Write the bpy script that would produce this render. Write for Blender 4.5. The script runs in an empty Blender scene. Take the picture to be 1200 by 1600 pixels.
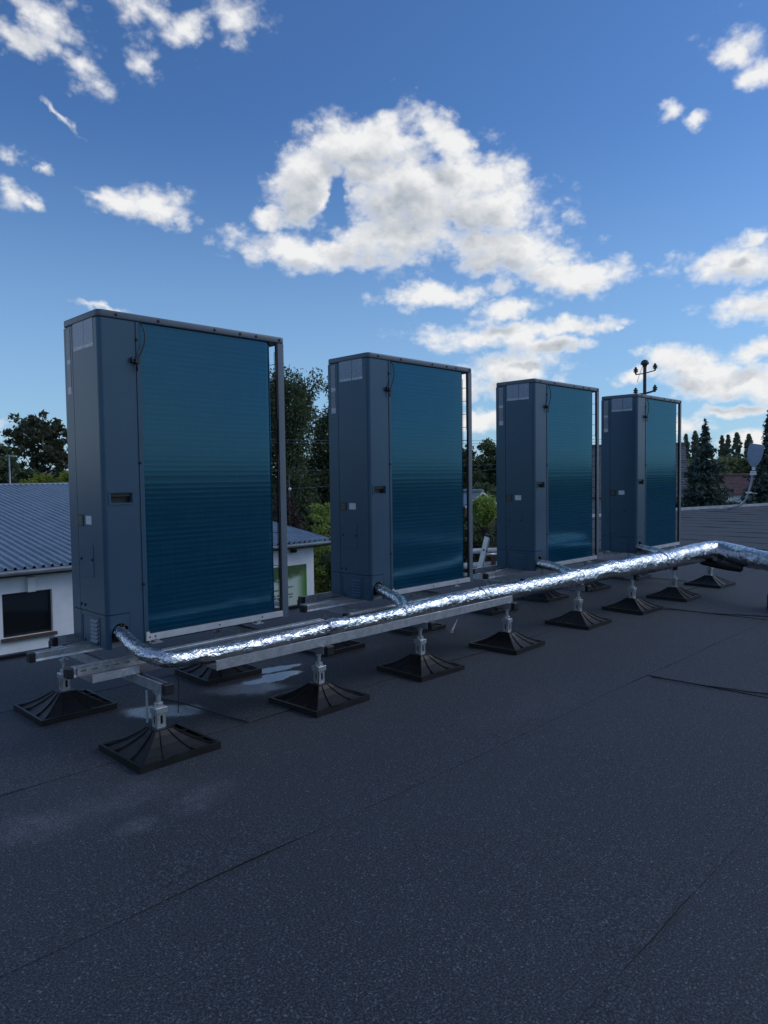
import bpy, bmesh, math, random
import numpy as np
from mathutils import Vector, Matrix, noise
R = math.radians
random.seed(7)
S = bpy.context.scene
C = S.collection

# ------------------------------------------------------------------ camera, sky, sun, exposure
yaw, pitch, roll = R(44.4975), R(-2.7767), R(-0.7536)
f = Vector((math.cos(pitch)*math.cos(yaw), math.cos(pitch)*math.sin(yaw), math.sin(pitch)))
r = Vector((math.sin(yaw), -math.cos(yaw), 0)); u = r.cross(f)
r2 = r*math.cos(roll)+u*math.sin(roll); u2 = u*math.cos(roll)-r*math.sin(roll)
cd = bpy.data.cameras.new('camera'); cam = bpy.data.objects.new('camera', cd); C.objects.link(cam)
M = Matrix((r2, u2, -f)).transposed().to_4x4(); M.translation = (-1.512, -3.353, 1.154)
cam.matrix_world = M
cd.sensor_fit = 'VERTICAL'; cd.sensor_height = 36; cd.lens = 1129.154/1600*36
cd.clip_start = 0.05; cd.clip_end = 3000
S.camera = cam

SUN_YAW, SUN_EL = R(-36), R(36)
sd = bpy.data.lights.new('sun', 'SUN'); sd.energy = 0.7; sd.angle = R(34); sd.color = (1, 0.975, 0.94)
sun = bpy.data.objects.new('sun', sd); C.objects.link(sun)
sv = Vector((math.cos(SUN_EL)*math.cos(SUN_YAW), math.cos(SUN_EL)*math.sin(SUN_YAW), math.sin(SUN_EL)))
sun.rotation_euler = sv.to_track_quat('Z', 'Y').to_euler()

CLOUDS = [(0.015, 0.4227, 0.0822, 0.0296, -5), (0.0936, 0.379, 0.0534, 0.0367, -40), (-0.0903, 0.425, 0.0532, 0.0182, 35), (-0.0404, 0.3677, 0.0953, 0.052, 10), (-0.1478, 0.3446, 0.0893, 0.045, 30), (0.098, 0.2956, 0.082, 0.0205, 8), (-0.0267, 0.3135, 0.1, 0.0326, 0), (-0.1771, 0.2895, 0.0845, 0.0327, 15), (-0.2479, 0.2535, 0.0673, 0.0188, 5), (-0.0824, 0.2422, 0.0738, 0.0122, -3), (0.1458, 0.3368, 0.0205, 0.0113, 0), (-0.1725, 0.2199, 0.0357, 0.013, 0), (-0.151, 0.1889, 0.0899, 0.0166, 0), (-0.2437, 0.1925, 0.0577, 0.0106, 0), (-0.2229, 0.1708, 0.05, 0.0091, 0), (-0.3101, 0.1849, 0.0072, 0.0048, 0), (-0.1764, 0.1378, 0.0579, 0.0287, -5), (0.308, 0.3407, 0.056, 0.0165, 3), (0.3562, 0.3427, 0.0269, 0.006, 10), (0.4254, 0.3667, 0.0116, 0.0054, 10), (0.4299, 0.5194, 0.0614, 0.0208, 20), (0.3958, 0.4801, 0.0461, 0.0172, 28), (0.4555, 0.4904, 0.0318, 0.0118, 20), (0.2951, 0.5439, 0.0412, 0.0164, 20), (0.252, 0.5335, 0.0308, 0.0193, -10), (0.1906, 0.5437, 0.0366, 0.0181, -5), (0.3027, 0.4869, 0.019, 0.0151, 20), (0.4703, 0.3798, 0.0182, 0.0099, 10), (0.4697, 0.3435, 0.0196, 0.0217, 0), (0.4423, 0.331, 0.0158, 0.0056, 10), (0.4052, 0.4242, 0.0281, 0.0039, 32), (-0.4556, 0.4709, 0.0389, 0.0156, 30), (-0.4798, 0.4454, 0.0276, 0.0134, 10), (-0.3716, 0.4304, 0.0151, 0.0104, -40), (-0.4006, 0.4179, 0.0178, 0.0078, 0), (-0.4545, 0.2549, 0.0623, 0.0196, -3), (-0.4661, 0.2747, 0.0182, 0.01, -20), (-0.4691, 0.1967, 0.0384, 0.0171, 3), (-0.4012, 0.1356, 0.0558, 0.0221, 5), (-0.4696, 0.1472, 0.0433, 0.0167, -8), (-0.4344, 0.1098, 0.0795, 0.0172, 5), (-0.47, 0.1112, 0.0419, 0.027, 0), (-0.3402, 0.1251, 0.0406, 0.0113, -5), (-0.4527, 0.0774, 0.0498, 0.011, -5), (-0.4017, 0.0574, 0.0373, 0.0161, 0), (0.4837, 0.0685, 0.018, 0.0108, 0), (0.3717, 0.2156, 0.032, 0.0046, 5), (-0.1374, 0.0767, 0.0389, 0.0121, 0), (-0.1074, 0.1205, 0.0261, 0.0171, 0), (-0.4777, 0.0372, 0.0417, 0.0156, 0)]

class NT:
    """thin wrapper over a node tree"""
    def __init__(s, nt): s.nt = nt; s.L = nt.links
    def n(s, t, **kw):
        o = s.nt.nodes.new(t)
        for k, v in kw.items():
            if k.startswith('i_'):
                k2 = k[2:]; o.inputs[int(k2) if k2.isdigit() else k2.replace('_', ' ')].default_value = v
            else: setattr(o, k, v)
        return o
    def l(s, a, b): s.L.new(a, b)
    def put(s, v, sock):
        if isinstance(v, (int, float)): sock.default_value = v
        elif isinstance(v, tuple): sock.default_value = v
        else: s.l(v, sock)
    def math(s, op, a, b=0.0, c=None, clamp=False):
        o = s.nt.nodes.new('ShaderNodeMath'); o.operation = op; o.use_clamp = clamp
        s.put(a, o.inputs[0]); s.put(b, o.inputs[1])
        if c is not None: s.put(c, o.inputs[2])
        return o.outputs[0]
    def vmath(s, op, a, b=None, sc=None):
        o = s.nt.nodes.new('ShaderNodeVectorMath'); o.operation = op
        s.put(a, o.inputs[0])
        if b is not None: s.put(b, o.inputs[1])
        if sc is not None: o.inputs['Scale'].default_value = sc
        return o.outputs['Value'] if op in ('LENGTH', 'DOT_PRODUCT', 'DISTANCE') else o.outputs[0]
    def mix(s, fac, a, b, blend='MIX'):
        o = s.nt.nodes.new('ShaderNodeMix'); o.data_type = 'RGBA'; o.blend_type = blend
        s.put(fac, o.inputs[0])
        for v, k in ((a, 6), (b, 7)):
            if isinstance(v, tuple) and len(v) == 3: v = (*v, 1)
            s.put(v, o.inputs[k])
        return o.outputs[2]
    def smooth(s, x, lo, hi, tlo=0.0, thi=1.0):
        o = s.nt.nodes.new('ShaderNodeMapRange'); o.interpolation_type = 'SMOOTHSTEP'
        s.put(x, o.inputs[0])
        for k, v in zip((1, 2, 3, 4), (lo, hi, tlo, thi)): o.inputs[k].default_value = v
        return o.outputs[0]
    def noise(s, vec, scale, detail=4, rough=0.55, dist=0.0, out='Fac'):
        o = s.nt.nodes.new('ShaderNodeTexNoise')
        if vec is not None: s.l(vec, o.inputs['Vector'])
        o.inputs['Scale'].default_value = scale; o.inputs['Detail'].default_value = detail
        o.inputs['Roughness'].default_value = rough; o.inputs['Distortion'].default_value = dist
        return o.outputs[out]

SKY_STRENGTH = 0.135
def make_world():
    w = bpy.data.worlds.new('World'); S.world = w; w.use_nodes = True
    nt = w.node_tree; nt.nodes.clear(); t = NT(nt)
    out = t.n('ShaderNodeOutputWorld'); bg = t.n('ShaderNodeBackground')
    t.l(bg.outputs[0], out.inputs[0]); bg.inputs['Strength'].default_value = SKY_STRENGTH
    sky = t.n('ShaderNodeTexSky'); sky.sky_type = 'NISHITA'; sky.sun_disc = False
    sky.sun_elevation = SUN_EL; sky.sun_rotation = R(90)-SUN_YAW
    sky.air_density = 1.0; sky.dust_density = 0.4; sky.ozone_density = 3.0; sky.altitude = 100
    tc = t.n('ShaderNodeTexCoord'); d = tc.outputs['Generated']
    vr = t.n('ShaderNodeVectorRotate'); vr.rotation_type = 'Z_AXIS'; vr.inputs['Angle'].default_value = -R(44.5)
    t.l(d, vr.inputs['Vector'])
    sx = t.n('ShaderNodeSeparateXYZ'); t.l(vr.outputs[0], sx.inputs[0])
    az = t.math('ARCTAN2', sx.outputs[1], sx.outputs[0]); el = t.math('ARCSINE', sx.outputs[2])
    # billowing edges: the direction is jogged by noise before the cloud shapes are measured
    n1 = t.noise(d, 11, 4, 0.55, out='Color'); n2 = t.noise(d, 42, 5, 0.6, out='Color')
    w1 = t.vmath('SCALE', t.vmath('SUBTRACT', n1, (0.5, 0.5, 0.5)), sc=0.06)
    w2 = t.vmath('SCALE', t.vmath('SUBTRACT', n2, (0.5, 0.5, 0.5)), sc=0.03)
    cb = t.n('ShaderNodeCombineXYZ'); t.l(az, cb.inputs[0]); t.l(el, cb.inputs[1])
    ws = t.vmath('ADD', w1, w2)
    wx = t.n('ShaderNodeSeparateXYZ'); t.l(ws, wx.inputs[0])
    wc = t.n('ShaderNodeCombineXYZ'); t.l(wx.outputs[0], wc.inputs[0]); t.l(t.math('MULTIPLY', wx.outputs[1], 0.6), wc.inputs[1])
    p = t.vmath('ADD', cb.outputs[0], wc.outputs[0])
    # the cloud masses, as one reusable field over (azimuth, elevation)
    gr = bpy.data.node_groups.new('cloud_field', 'ShaderNodeTree')
    gr.interface.new_socket('Vector', in_out='INPUT', socket_type='NodeSocketVector'); gr.interface.new_socket('Value', in_out='OUTPUT', socket_type='NodeSocketFloat')
    q = NT(gr); gi = q.n('NodeGroupInput').outputs[0]; go = q.n('NodeGroupOutput').inputs[0]
    acc = None; gx = q.n('ShaderNodeSeparateXYZ'); q.l(gi, gx.inputs[0])
    def at(prev):
        # the running value rides along in the third coordinate (scaled away below) so that the masses are measured one after another
        o = q.n('ShaderNodeCombineXYZ'); q.l(gx.outputs[0], o.inputs[0]); q.l(gx.outputs[1], o.inputs[1])
        if prev is not None: q.l(prev, o.inputs[2])
        return o.outputs[0]
    for (a, e, rx, ry, ro) in CLOUDS:
        m = q.n('ShaderNodeMapping'); m.vector_type = 'TEXTURE'
        low = 0.8 if (a < -0.33 and e < 0.16) else 1.0
        m.inputs['Location'].default_value = (a, e, 0); m.inputs['Rotation'].default_value = (0, 0, R(ro))
        m.inputs['Scale'].default_value = (rx*1.14*low, ry*1.2*low, 1e6)
        q.l(at(acc), m.inputs['Vector'])
        v = q.math('SUBTRACT', 1.0, q.vmath('LENGTH', m.outputs[0]))
        if ry < 0.0045: v = q.math('MULTIPLY_ADD', v, 0.6, -0.26)
        elif ry < 0.009 or (a < -0.36 and e > 0.40 and rx < 0.02): v = q.math('MULTIPLY_ADD', v, 0.75, -0.14)
        elif e > 0.46 or a > 0.4: v = q.math('MULTIPLY_ADD', v, 0.62, -0.10)
        acc = v if acc is None else q.math('SMOOTH_MAX', acc, v, 0.10)
    m = q.n('ShaderNodeMapping'); m.vector_type = 'TEXTURE'      # blue gap in the big cloud
    m.inputs['Location'].default_value = (0.060, 0.357, 0); m.inputs['Rotation'].default_value = (0, 0, R(15)); m.inputs['Scale'].default_value = (0.012, 0.026, 1e6)
    q.l(at(acc), m.inputs['Vector'])
    q.l(q.math('ADD', acc, q.smooth(q.vmath('LENGTH', m.outputs[0]), 0.2, 1.5, -1.1, 0.0)), go)
    def field(vec):
        o = t.n('ShaderNodeGroup'); o.node_tree = gr; t.l(vec, o.inputs[0]); return o.outputs[0]
    away = t.math('MAXIMUM', t.smooth(t.math('ABSOLUTE', az), 0.52, 0.75), t.smooth(el, 0.62, 0.8))
    away = t.math('MULTIPLY_ADD', away, 3.0, -3.0)
    def masses(vec, dirv):
        # the rest of the sky (beside, above and behind) carries the same broken cumulus
        gm = t.math('MULTIPLY_ADD', t.noise(dirv, 2.6, 6, 0.55), 5.0, -2.75)
        return t.math('MAXIMUM', field(vec), t.math('ADD', gm, away))
    sq = t.n('ShaderNodeMapping', i_Scale=(1.0, 1.0, 1.5)); t.l(d, sq.inputs['Vector']); ds = sq.outputs[0]
    off = t.n('ShaderNodeMapping', i_Scale=(1.0, 1.0, 1.5)); off.inputs['Location'].default_value = (0.008*sv.x, 0.008*sv.y-0.004, 0.020); t.l(d, off.inputs['Vector'])
    def billow(vec, scale, det):
        o = t.n('ShaderNodeTexVoronoi'); o.feature = 'F1'; o.normalize = True; t.l(vec, o.inputs['Vector'])
        o.inputs['Scale'].default_value = scale; o.inputs['Detail'].default_value = det; o.inputs['Roughness'].default_value = 0.55; o.inputs['Lacunarity'].default_value = 2.3
        return o.outputs['Distance']
    wv = t.vmath('ADD', ds, t.vmath('SCALE', t.vmath('SUBTRACT', n2, (0.5, 0.5, 0.5)), sc=0.02))
    wo = t.vmath('ADD', off.outputs[0], t.vmath('SCALE', t.vmath('SUBTRACT', n2, (0.5, 0.5, 0.5)), sc=0.02))
    b1 = billow(wv, 24, 2); b2 = billow(wo, 24, 2)
    detail = t.noise(ds, 24, 7, 0.58); fine = t.noise(ds, 100, 5, 0.6)
    acc = masses(p, d)
    tex = t.math('ADD', t.math('MULTIPLY_ADD', b1, -1.9, 0.60), t.math('ADD', t.math('MULTIPLY_ADD', detail, 1.4, -0.70), t.math('MULTIPLY_ADD', fine, 0.22, -0.11)))
    D = t.math('ADD', acc, tex)
    alpha = t.smooth(D, -0.26, 0.66)
    # light comes from the upper right: what stands between a point and the light greys it, and each billow has a lit and a shaded side
    shift = t.vmath('ADD', p, (-0.014, 0.026, 0.0))
    up = t.math('ADD', masses(shift, d), t.math('MULTIPLY', tex, 0.6))
    under = t.math('MULTIPLY', t.smooth(up, 0.10, 0.85), t.smooth(D, 0.05, 0.6))
    relief = t.math('MULTIPLY', t.math('SUBTRACT', b1, b2), 1.1)
    shade = t.math('ADD', t.math('MULTIPLY', under, 0.60), t.math('MULTIPLY', relief, t.smooth(D, 0.05, 0.6)), clamp=True)
    k = 1.0/SKY_STRENGTH
    ccol = t.mix(shade, (0.88*k, 0.885*k, 0.89*k), (0.28*k, 0.34*k, 0.42*k))
    hs = t.n('ShaderNodeHueSaturation', i_Saturation=1.08, i_Value=1.0); t.l(sky.outputs[0], hs.inputs['Color'])
    skyc = t.mix(1.0, hs.outputs[0], (0.56, 0.74, 0.95), 'MULTIPLY')
    # thin far haze whitens the horizon band
    hz = t.smooth(el, 0.0, 0.46, 0.55, 0.0)
    skyc = t.mix(hz, skyc, (0.34*k, 0.55*k, 0.78*k))
    t.l(t.mix(alpha, skyc, ccol), bg.inputs['Color'])
    w.cycles.sampling_method = 'MANUAL'; w.cycles.sample_map_resolution = 512
make_world()
S.view_settings.view_transform = 'Standard'; S.view_settings.look = 'None'
S.view_settings.exposure = 0.0; S.view_settings.gamma = 1.0; S.view_settings.use_curve_mapping = False
S.render.engine = 'CYCLES'; S.cycles.use_denoising = True
S.cycles.max_bounces = 8; S.cycles.transparent_max_bounces = 8
S.cycles.sample_clamp_indirect = 6

# ------------------------------------------------------------------ materials
def mat(name):
    m = bpy.data.materials.new(name); m.use_nodes = True
    nt = m.node_tree; t = NT(nt)
    return m, t, nt.nodes['Principled BSDF']
def simple(name, col, rough=0.5, metal=0.0, var=0.0, vscale=6.0, bump=0.0, bscale=60.0, spec=None, coat=0.0):
    m, t, b = mat(name)
    b.inputs['Base Color'].default_value = (*col, 1); b.inputs['Roughness'].default_value = rough; b.inputs['Metallic'].default_value = metal
    if spec is not None: b.inputs['Specular IOR Level'].default_value = spec
    tc = t.n('ShaderNodeTexCoord'); ob = tc.outputs['Object']
    if var:
        nz = t.noise(ob, vscale, 5, 0.6)
        lo = tuple(c*(1-var) for c in col); hi = tuple(min(1, c*(1+var)) for c in col)
        t.l(t.mix(t.smooth(nz, 0.3, 0.7), lo, hi), b.inputs['Base Color'])
        t.l(t.smooth(nz, 0.2, 0.8, max(0.02, rough*(1-var*0.6)), min(1, rough*(1+var*0.6))), b.inputs['Roughness'])
    if bump:
        bp = t.n('ShaderNodeBump', i_Strength=bump, i_Distance=0.004); t.l(t.noise(ob, bscale, 4), bp.inputs['Height']); t.l(bp.outputs[0], b.inputs['Normal'])
    return m
MAT = {}
MAT['cabinet'] = simple('cabinet_paint', (0.038, 0.074, 0.118), 0.30, 0.0, 0.08, 3.0, 0.03, 900, spec=0.5)
MAT['cabinet'].node_tree.nodes['Principled BSDF'].inputs['Specular Tint'].default_value = (0.62, 0.88, 1.0, 1)
MAT['lid'] = simple('lid_paint', (0.085, 0.110, 0.145), 0.38, 0.0, 0.1, 4.0, 0.04, 900)
MAT['dark'] = simple('black_plastic', (0.010, 0.010, 0.011), 0.45, 0, 0.2, 20)
MAT['rubber'] = simple('black_rubber', (0.0045, 0.0045, 0.005), 0.5, 0, 0.3, 9, 0.15, 120)
MAT['void'] = simple('cabinet_inside', (0.012, 0.012, 0.013), 0.8)
MAT['rail'] = simple('base_rail_metal', (0.52, 0.53, 0.56), 0.5, 0.3, 0.12, 8)
MAT['copper'] = simple('copper_pipe', (0.55, 0.20, 0.10), 0.4, 0.8, 0.2, 10)
MAT['white_label'] = simple('white_label', (0.62, 0.64, 0.66), 0.45, 0, 0.06, 30)
MAT['plaster'] = simple('white_plaster', (0.78, 0.80, 0.83), 0.9, 0, 0.06, 2.5, 0.3, 40)
MAT['wood'] = simple('brown_wood', (0.075, 0.05, 0.036), 0.7, 0, 0.3, 10)
MAT['white_paint'] = simple('white_paint', (0.7, 0.71, 0.72), 0.5, 0, 0.06, 8)
MAT['sheet'] = simple('blue_grey_sheet', (0.22, 0.285, 0.35), 0.4, 0.15, 0.14, 1.5)
MAT['zinc'] = simple('zinc_gutter', (0.30, 0.33, 0.37), 0.45, 0.5, 0.2, 3)
MAT['greytile'] = simple('grey_roof_tile', (0.125, 0.13, 0.14), 0.8, 0, 0.3, 4)
MAT['redtile'] = simple('red_brown_roof_tile', (0.14, 0.08, 0.08), 0.8, 0, 0.3, 4)
MAT['alu'] = simple('aluminium', (0.62, 0.64, 0.66), 0.35, 0.55, 0.1, 8)
MAT['dish'] = simple('dish_grey', (0.22, 0.29, 0.41), 0.55, 0, 0.05, 6)
MAT['iron'] = simple('painted_mast_iron', (0.035, 0.042, 0.045), 0.6, 0, 0.2, 6)
MAT['porcelain'] = simple('green_porcelain', (0.02, 0.045, 0.042), 0.25, 0, 0.2, 10)
MAT['bark'] = simple('bark', (0.05, 0.042, 0.036), 0.9, 0, 0.35, 5)
MAT['grass'] = simple('grass_ground', (0.035, 0.055, 0.022), 0.95, 0, 0.4, 0.35)
MAT['tarpaulin'] = simple('white_pipe', (0.5, 0.5, 0.51), 0.55, 0, 0.2, 5)
MAT['dull'] = simple('dull_tray_zinc', (0.10, 0.105, 0.11), 0.6, 0.3, 0.35, 9)
MAT['edge'] = simple('edge_metal', (0.42, 0.44, 0.47), 0.4, 0.4, 0.15, 3)

def glass_mat():
    m, t, b = mat('window_glass')
    b.inputs['Base Color'].default_value = (0.012, 0.014, 0.017, 1); b.inputs['Roughness'].default_value = 0.06
    b.inputs['Specular IOR Level'].default_value = 0.6
    return m
MAT['glass'] = glass_mat()

def galv_mat():
    m, t, b = mat('galvanised_steel')
    tc = t.n('ShaderNodeTexCoord'); ob = tc.outputs['Object']
    v = t.n('ShaderNodeTexVoronoi', i_Scale=75.0); t.l(ob, v.inputs['Vector'])
    sp = t.n('ShaderNodeSeparateColor'); t.l(v.outputs['Color'], sp.inputs[0])
    nz = t.noise(ob, 14, 5, 0.65)
    a = t.mix(sp.outputs[0], (0.47, 0.50, 0.53), (0.64, 0.67, 0.70))
    t.l(t.mix(t.smooth(nz, 0.35, 0.75), a, (0.37, 0.39, 0.41)), b.inputs['Base Color'])
    b.inputs['Metallic'].default_value = 0.7
    t.l(t.math('MULTIPLY_ADD', nz, 0.25, 0.22), b.inputs['Roughness'])
    return m
MAT['galv'] = galv_mat()

def foil_mat():
    m, t, b = mat('crinkled_foil')
    tc = t.n('ShaderNodeTexCoord'); ob = tc.outputs['Object']
    mp = t.n('ShaderNodeMapping', i_Scale=(1.0, 1.6, 1.6)); t.l(ob, mp.inputs['Vector'])
    b.inputs['Base Color'].default_value = (0.64, 0.665, 0.69, 1); b.inputs['Metallic'].default_value = 1.0
    v = t.n('ShaderNodeTexVoronoi', i_Scale=25.0); v.feature = 'F1'; v.distance = 'CHEBYCHEV'
    wv = t.vmath('ADD', mp.outputs[0], t.vmath('SCALE', t.noise(ob, 18, 3, out='Color'), sc=0.06)); t.l(wv, v.inputs['Vector'])
    v2 = t.n('ShaderNodeTexVoronoi', i_Scale=68.0); v2.feature = 'F1'; t.l(wv, v2.inputs['Vector'])
    nz = t.noise(ob, 34, 4, 0.6, 1.0)
    h = t.math('ADD', t.math('MULTIPLY', v.outputs['Distance'], 1.2), t.math('ADD', t.math('MULTIPLY', v2.outputs['Distance'], 0.45), t.math('MULTIPLY', nz, 0.5)))
    bp = t.n('ShaderNodeBump', i_Strength=0.42, i_Distance=0.010); t.l(h, bp.inputs['Height']); t.l(bp.outputs[0], b.inputs['Normal'])
    t.l(t.smooth(t.noise(ob, 9, 4), 0.3, 0.7, 0.13, 0.27), b.inputs['Roughness'])
    return m
MAT['foil'] = foil_mat()

def coil_mat():
    m, t, b = mat('teal_coil_fins')
    tc = t.n('ShaderNodeTexCoord'); ob = tc.outputs['Object']
    mp = t.n('ShaderNodeMapping', i_Scale=(420.0, 420.0, 1.2)); t.l(ob, mp.inputs['Vector'])
    fin = t.noise(mp.outputs[0], 1.0, 2, 0.6)
    mp2 = t.n('ShaderNodeMapping', i_Scale=(2.2, 2.2, 40.0)); t.l(ob, mp2.inputs['Vector'])
    band = t.noise(mp2.outputs[0], 1.0, 3, 0.6)
    c = t.mix(t.smooth(fin, 0.3, 0.7), (0.001, 0.030, 0.062), (0.002, 0.044, 0.084))
    c = t.mix(t.smooth(band, 0.3, 0.75), c, (0.001, 0.025, 0.052))
    # tube rows show through the fins as faint pale lines, broken by dust
    zz = t.n('ShaderNodeSeparateXYZ'); t.l(ob, zz.inputs[0])
    row = t.smooth(t.math('ABSOLUTE', t.math('SUBTRACT', t.math('FRACT', t.math('DIVIDE', zz.outputs[2], 0.0254)), 0.5)), 0.05, 0.22, 1.0, 0.0)
    row = t.math('MULTIPLY', row, t.smooth(t.noise(ob, 5, 4, 0.65), 0.3, 0.7, 0.25, 0.9))
    c = t.mix(t.math('MULTIPLY', row, 0.5), c, (0.008, 0.075, 0.125))
    dust = t.smooth(t.noise(ob, 9, 5, 0.7), 0.52, 0.8)
    c = t.mix(t.math('MULTIPLY', dust, 0.16), c, (0.05, 0.085, 0.10))
    bp = t.n('ShaderNodeBump', i_Strength=0.25, i_Distance=0.0008); t.l(fin, bp.inputs['Height'])
    # lacquered fins: a blue tinted sheen over a nearly black teal body
    df = t.n('ShaderNodeBsdfDiffuse'); t.l(c, df.inputs['Color'])
    gl = t.n('ShaderNodeBsdfAnisotropic'); gl.inputs['Color'].default_value = (0.30, 0.72, 0.98, 1); gl.inputs['Roughness'].default_value = 0.12; t.l(bp.outputs[0], gl.inputs['Normal'])
    lw = t.n('ShaderNodeLayerWeight', i_Blend=0.5); fc = t.math('MULTIPLY_ADD', t.math('POWER', lw.outputs['Facing'], 2.5), 0.22, 0.075)
    mx = t.n('ShaderNodeMixShader'); t.l(fc, mx.inputs[0]); t.l(df.outputs[0], mx.inputs[1]); t.l(gl.outputs[0], mx.inputs[2])
    t.l(mx.outputs[0], m.node_tree.nodes['Material Output'].inputs[0])
    return m
MAT['coil'] = coil_mat()

def sticker_mat():
    """pale film printed with two columns of small diagrams and a band of text"""
    m, t, b = mat('printed_film')
    tc = t.n('ShaderNodeTexCoord'); g = tc.outputs['Generated']
    br = t.n('ShaderNodeTexBrick', i_Scale=1.0); br.inputs['Mortar Size'].default_value = 0.012
    mp = t.n('ShaderNodeMapping', i_Rotation=(R(90), 0, R(90))); t.l(g, mp.inputs['Vector'])
    sp = t.n('ShaderNodeSeparateXYZ'); t.l(g, sp.inputs[0])
    cb = t.n('ShaderNodeCombineXYZ'); t.l(t.math('MULTIPLY', sp.outputs[1], 9.0), cb.inputs[0]); t.l(t.math('MULTIPLY', sp.outputs[2], 34.0), cb.inputs[1])
    nz = t.noise(cb.outputs[0], 1.1, 2, 0.7)
    rows = t.math('GREATER_THAN', t.math('FRACT', t.math('MULTIPLY', sp.outputs[2], 15.0)), 0.4)
    ink = t.math('MULTIPLY', t.math('GREATER_THAN', nz, 0.50), rows)
    mid = t.math('LESS_THAN', t.math('ABSOLUTE', t.math('SUBTRACT', sp.outputs[1], 0.46)), 0.022)
    ink = t.math('MAXIMUM', t.math('MULTIPLY', ink, 0.85), mid)
    base = t.mix(t.math('LESS_THAN', sp.outputs[2], 0.13), (0.25, 0.33, 0.43), (0.55, 0.58, 0.62))
    t.l(t.mix(t.math('MULTIPLY', ink, 0.75), base, (0.07, 0.085, 0.11)), b.inputs['Base Color'])
    b.inputs['Roughness'].default_value = 0.3
    return m
MAT['film'] = sticker_mat()
def strip_mat():
    m, t, b = mat('printed_strip')
    tc = t.n('ShaderNodeTexCoord'); g = tc.outputs['Generated']
    sp = t.n('ShaderNodeSeparateXYZ'); t.l(g, sp.inputs[0])
    cb = t.n('ShaderNodeCombineXYZ'); t.l(t.math('MULTIPLY', sp.outputs[1], 5.0), cb.inputs[0]); t.l(t.math('MULTIPLY', sp.outputs[2], 60.0), cb.inputs[1])
    nz = t.noise(cb.outputs[0], 1.6, 2, 0.7)
    c = t.mix(t.math('GREATER_THAN', nz, 0.53), (0.10, 0.12, 0.15), (0.40, 0.43, 0.47))
    for z0, z1 in ((0.0, 0.11), (0.46, 0.53)):
        inside = t.math('MULTIPLY', t.math('GREATER_THAN', sp.outputs[2], z0), t.math('LESS_THAN', sp.outputs[2], z1))
        w = t.mix(t.math('GREATER_THAN', nz, 0.42), (0.2, 0.22, 0.25), (0.55, 0.57, 0.60))
        c = t.mix(inside, c, w)
    t.l(c, b.inputs['Base Color']); b.inputs['Roughness'].default_value = 0.35
    return m
MAT['strip'] = strip_mat()

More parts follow.
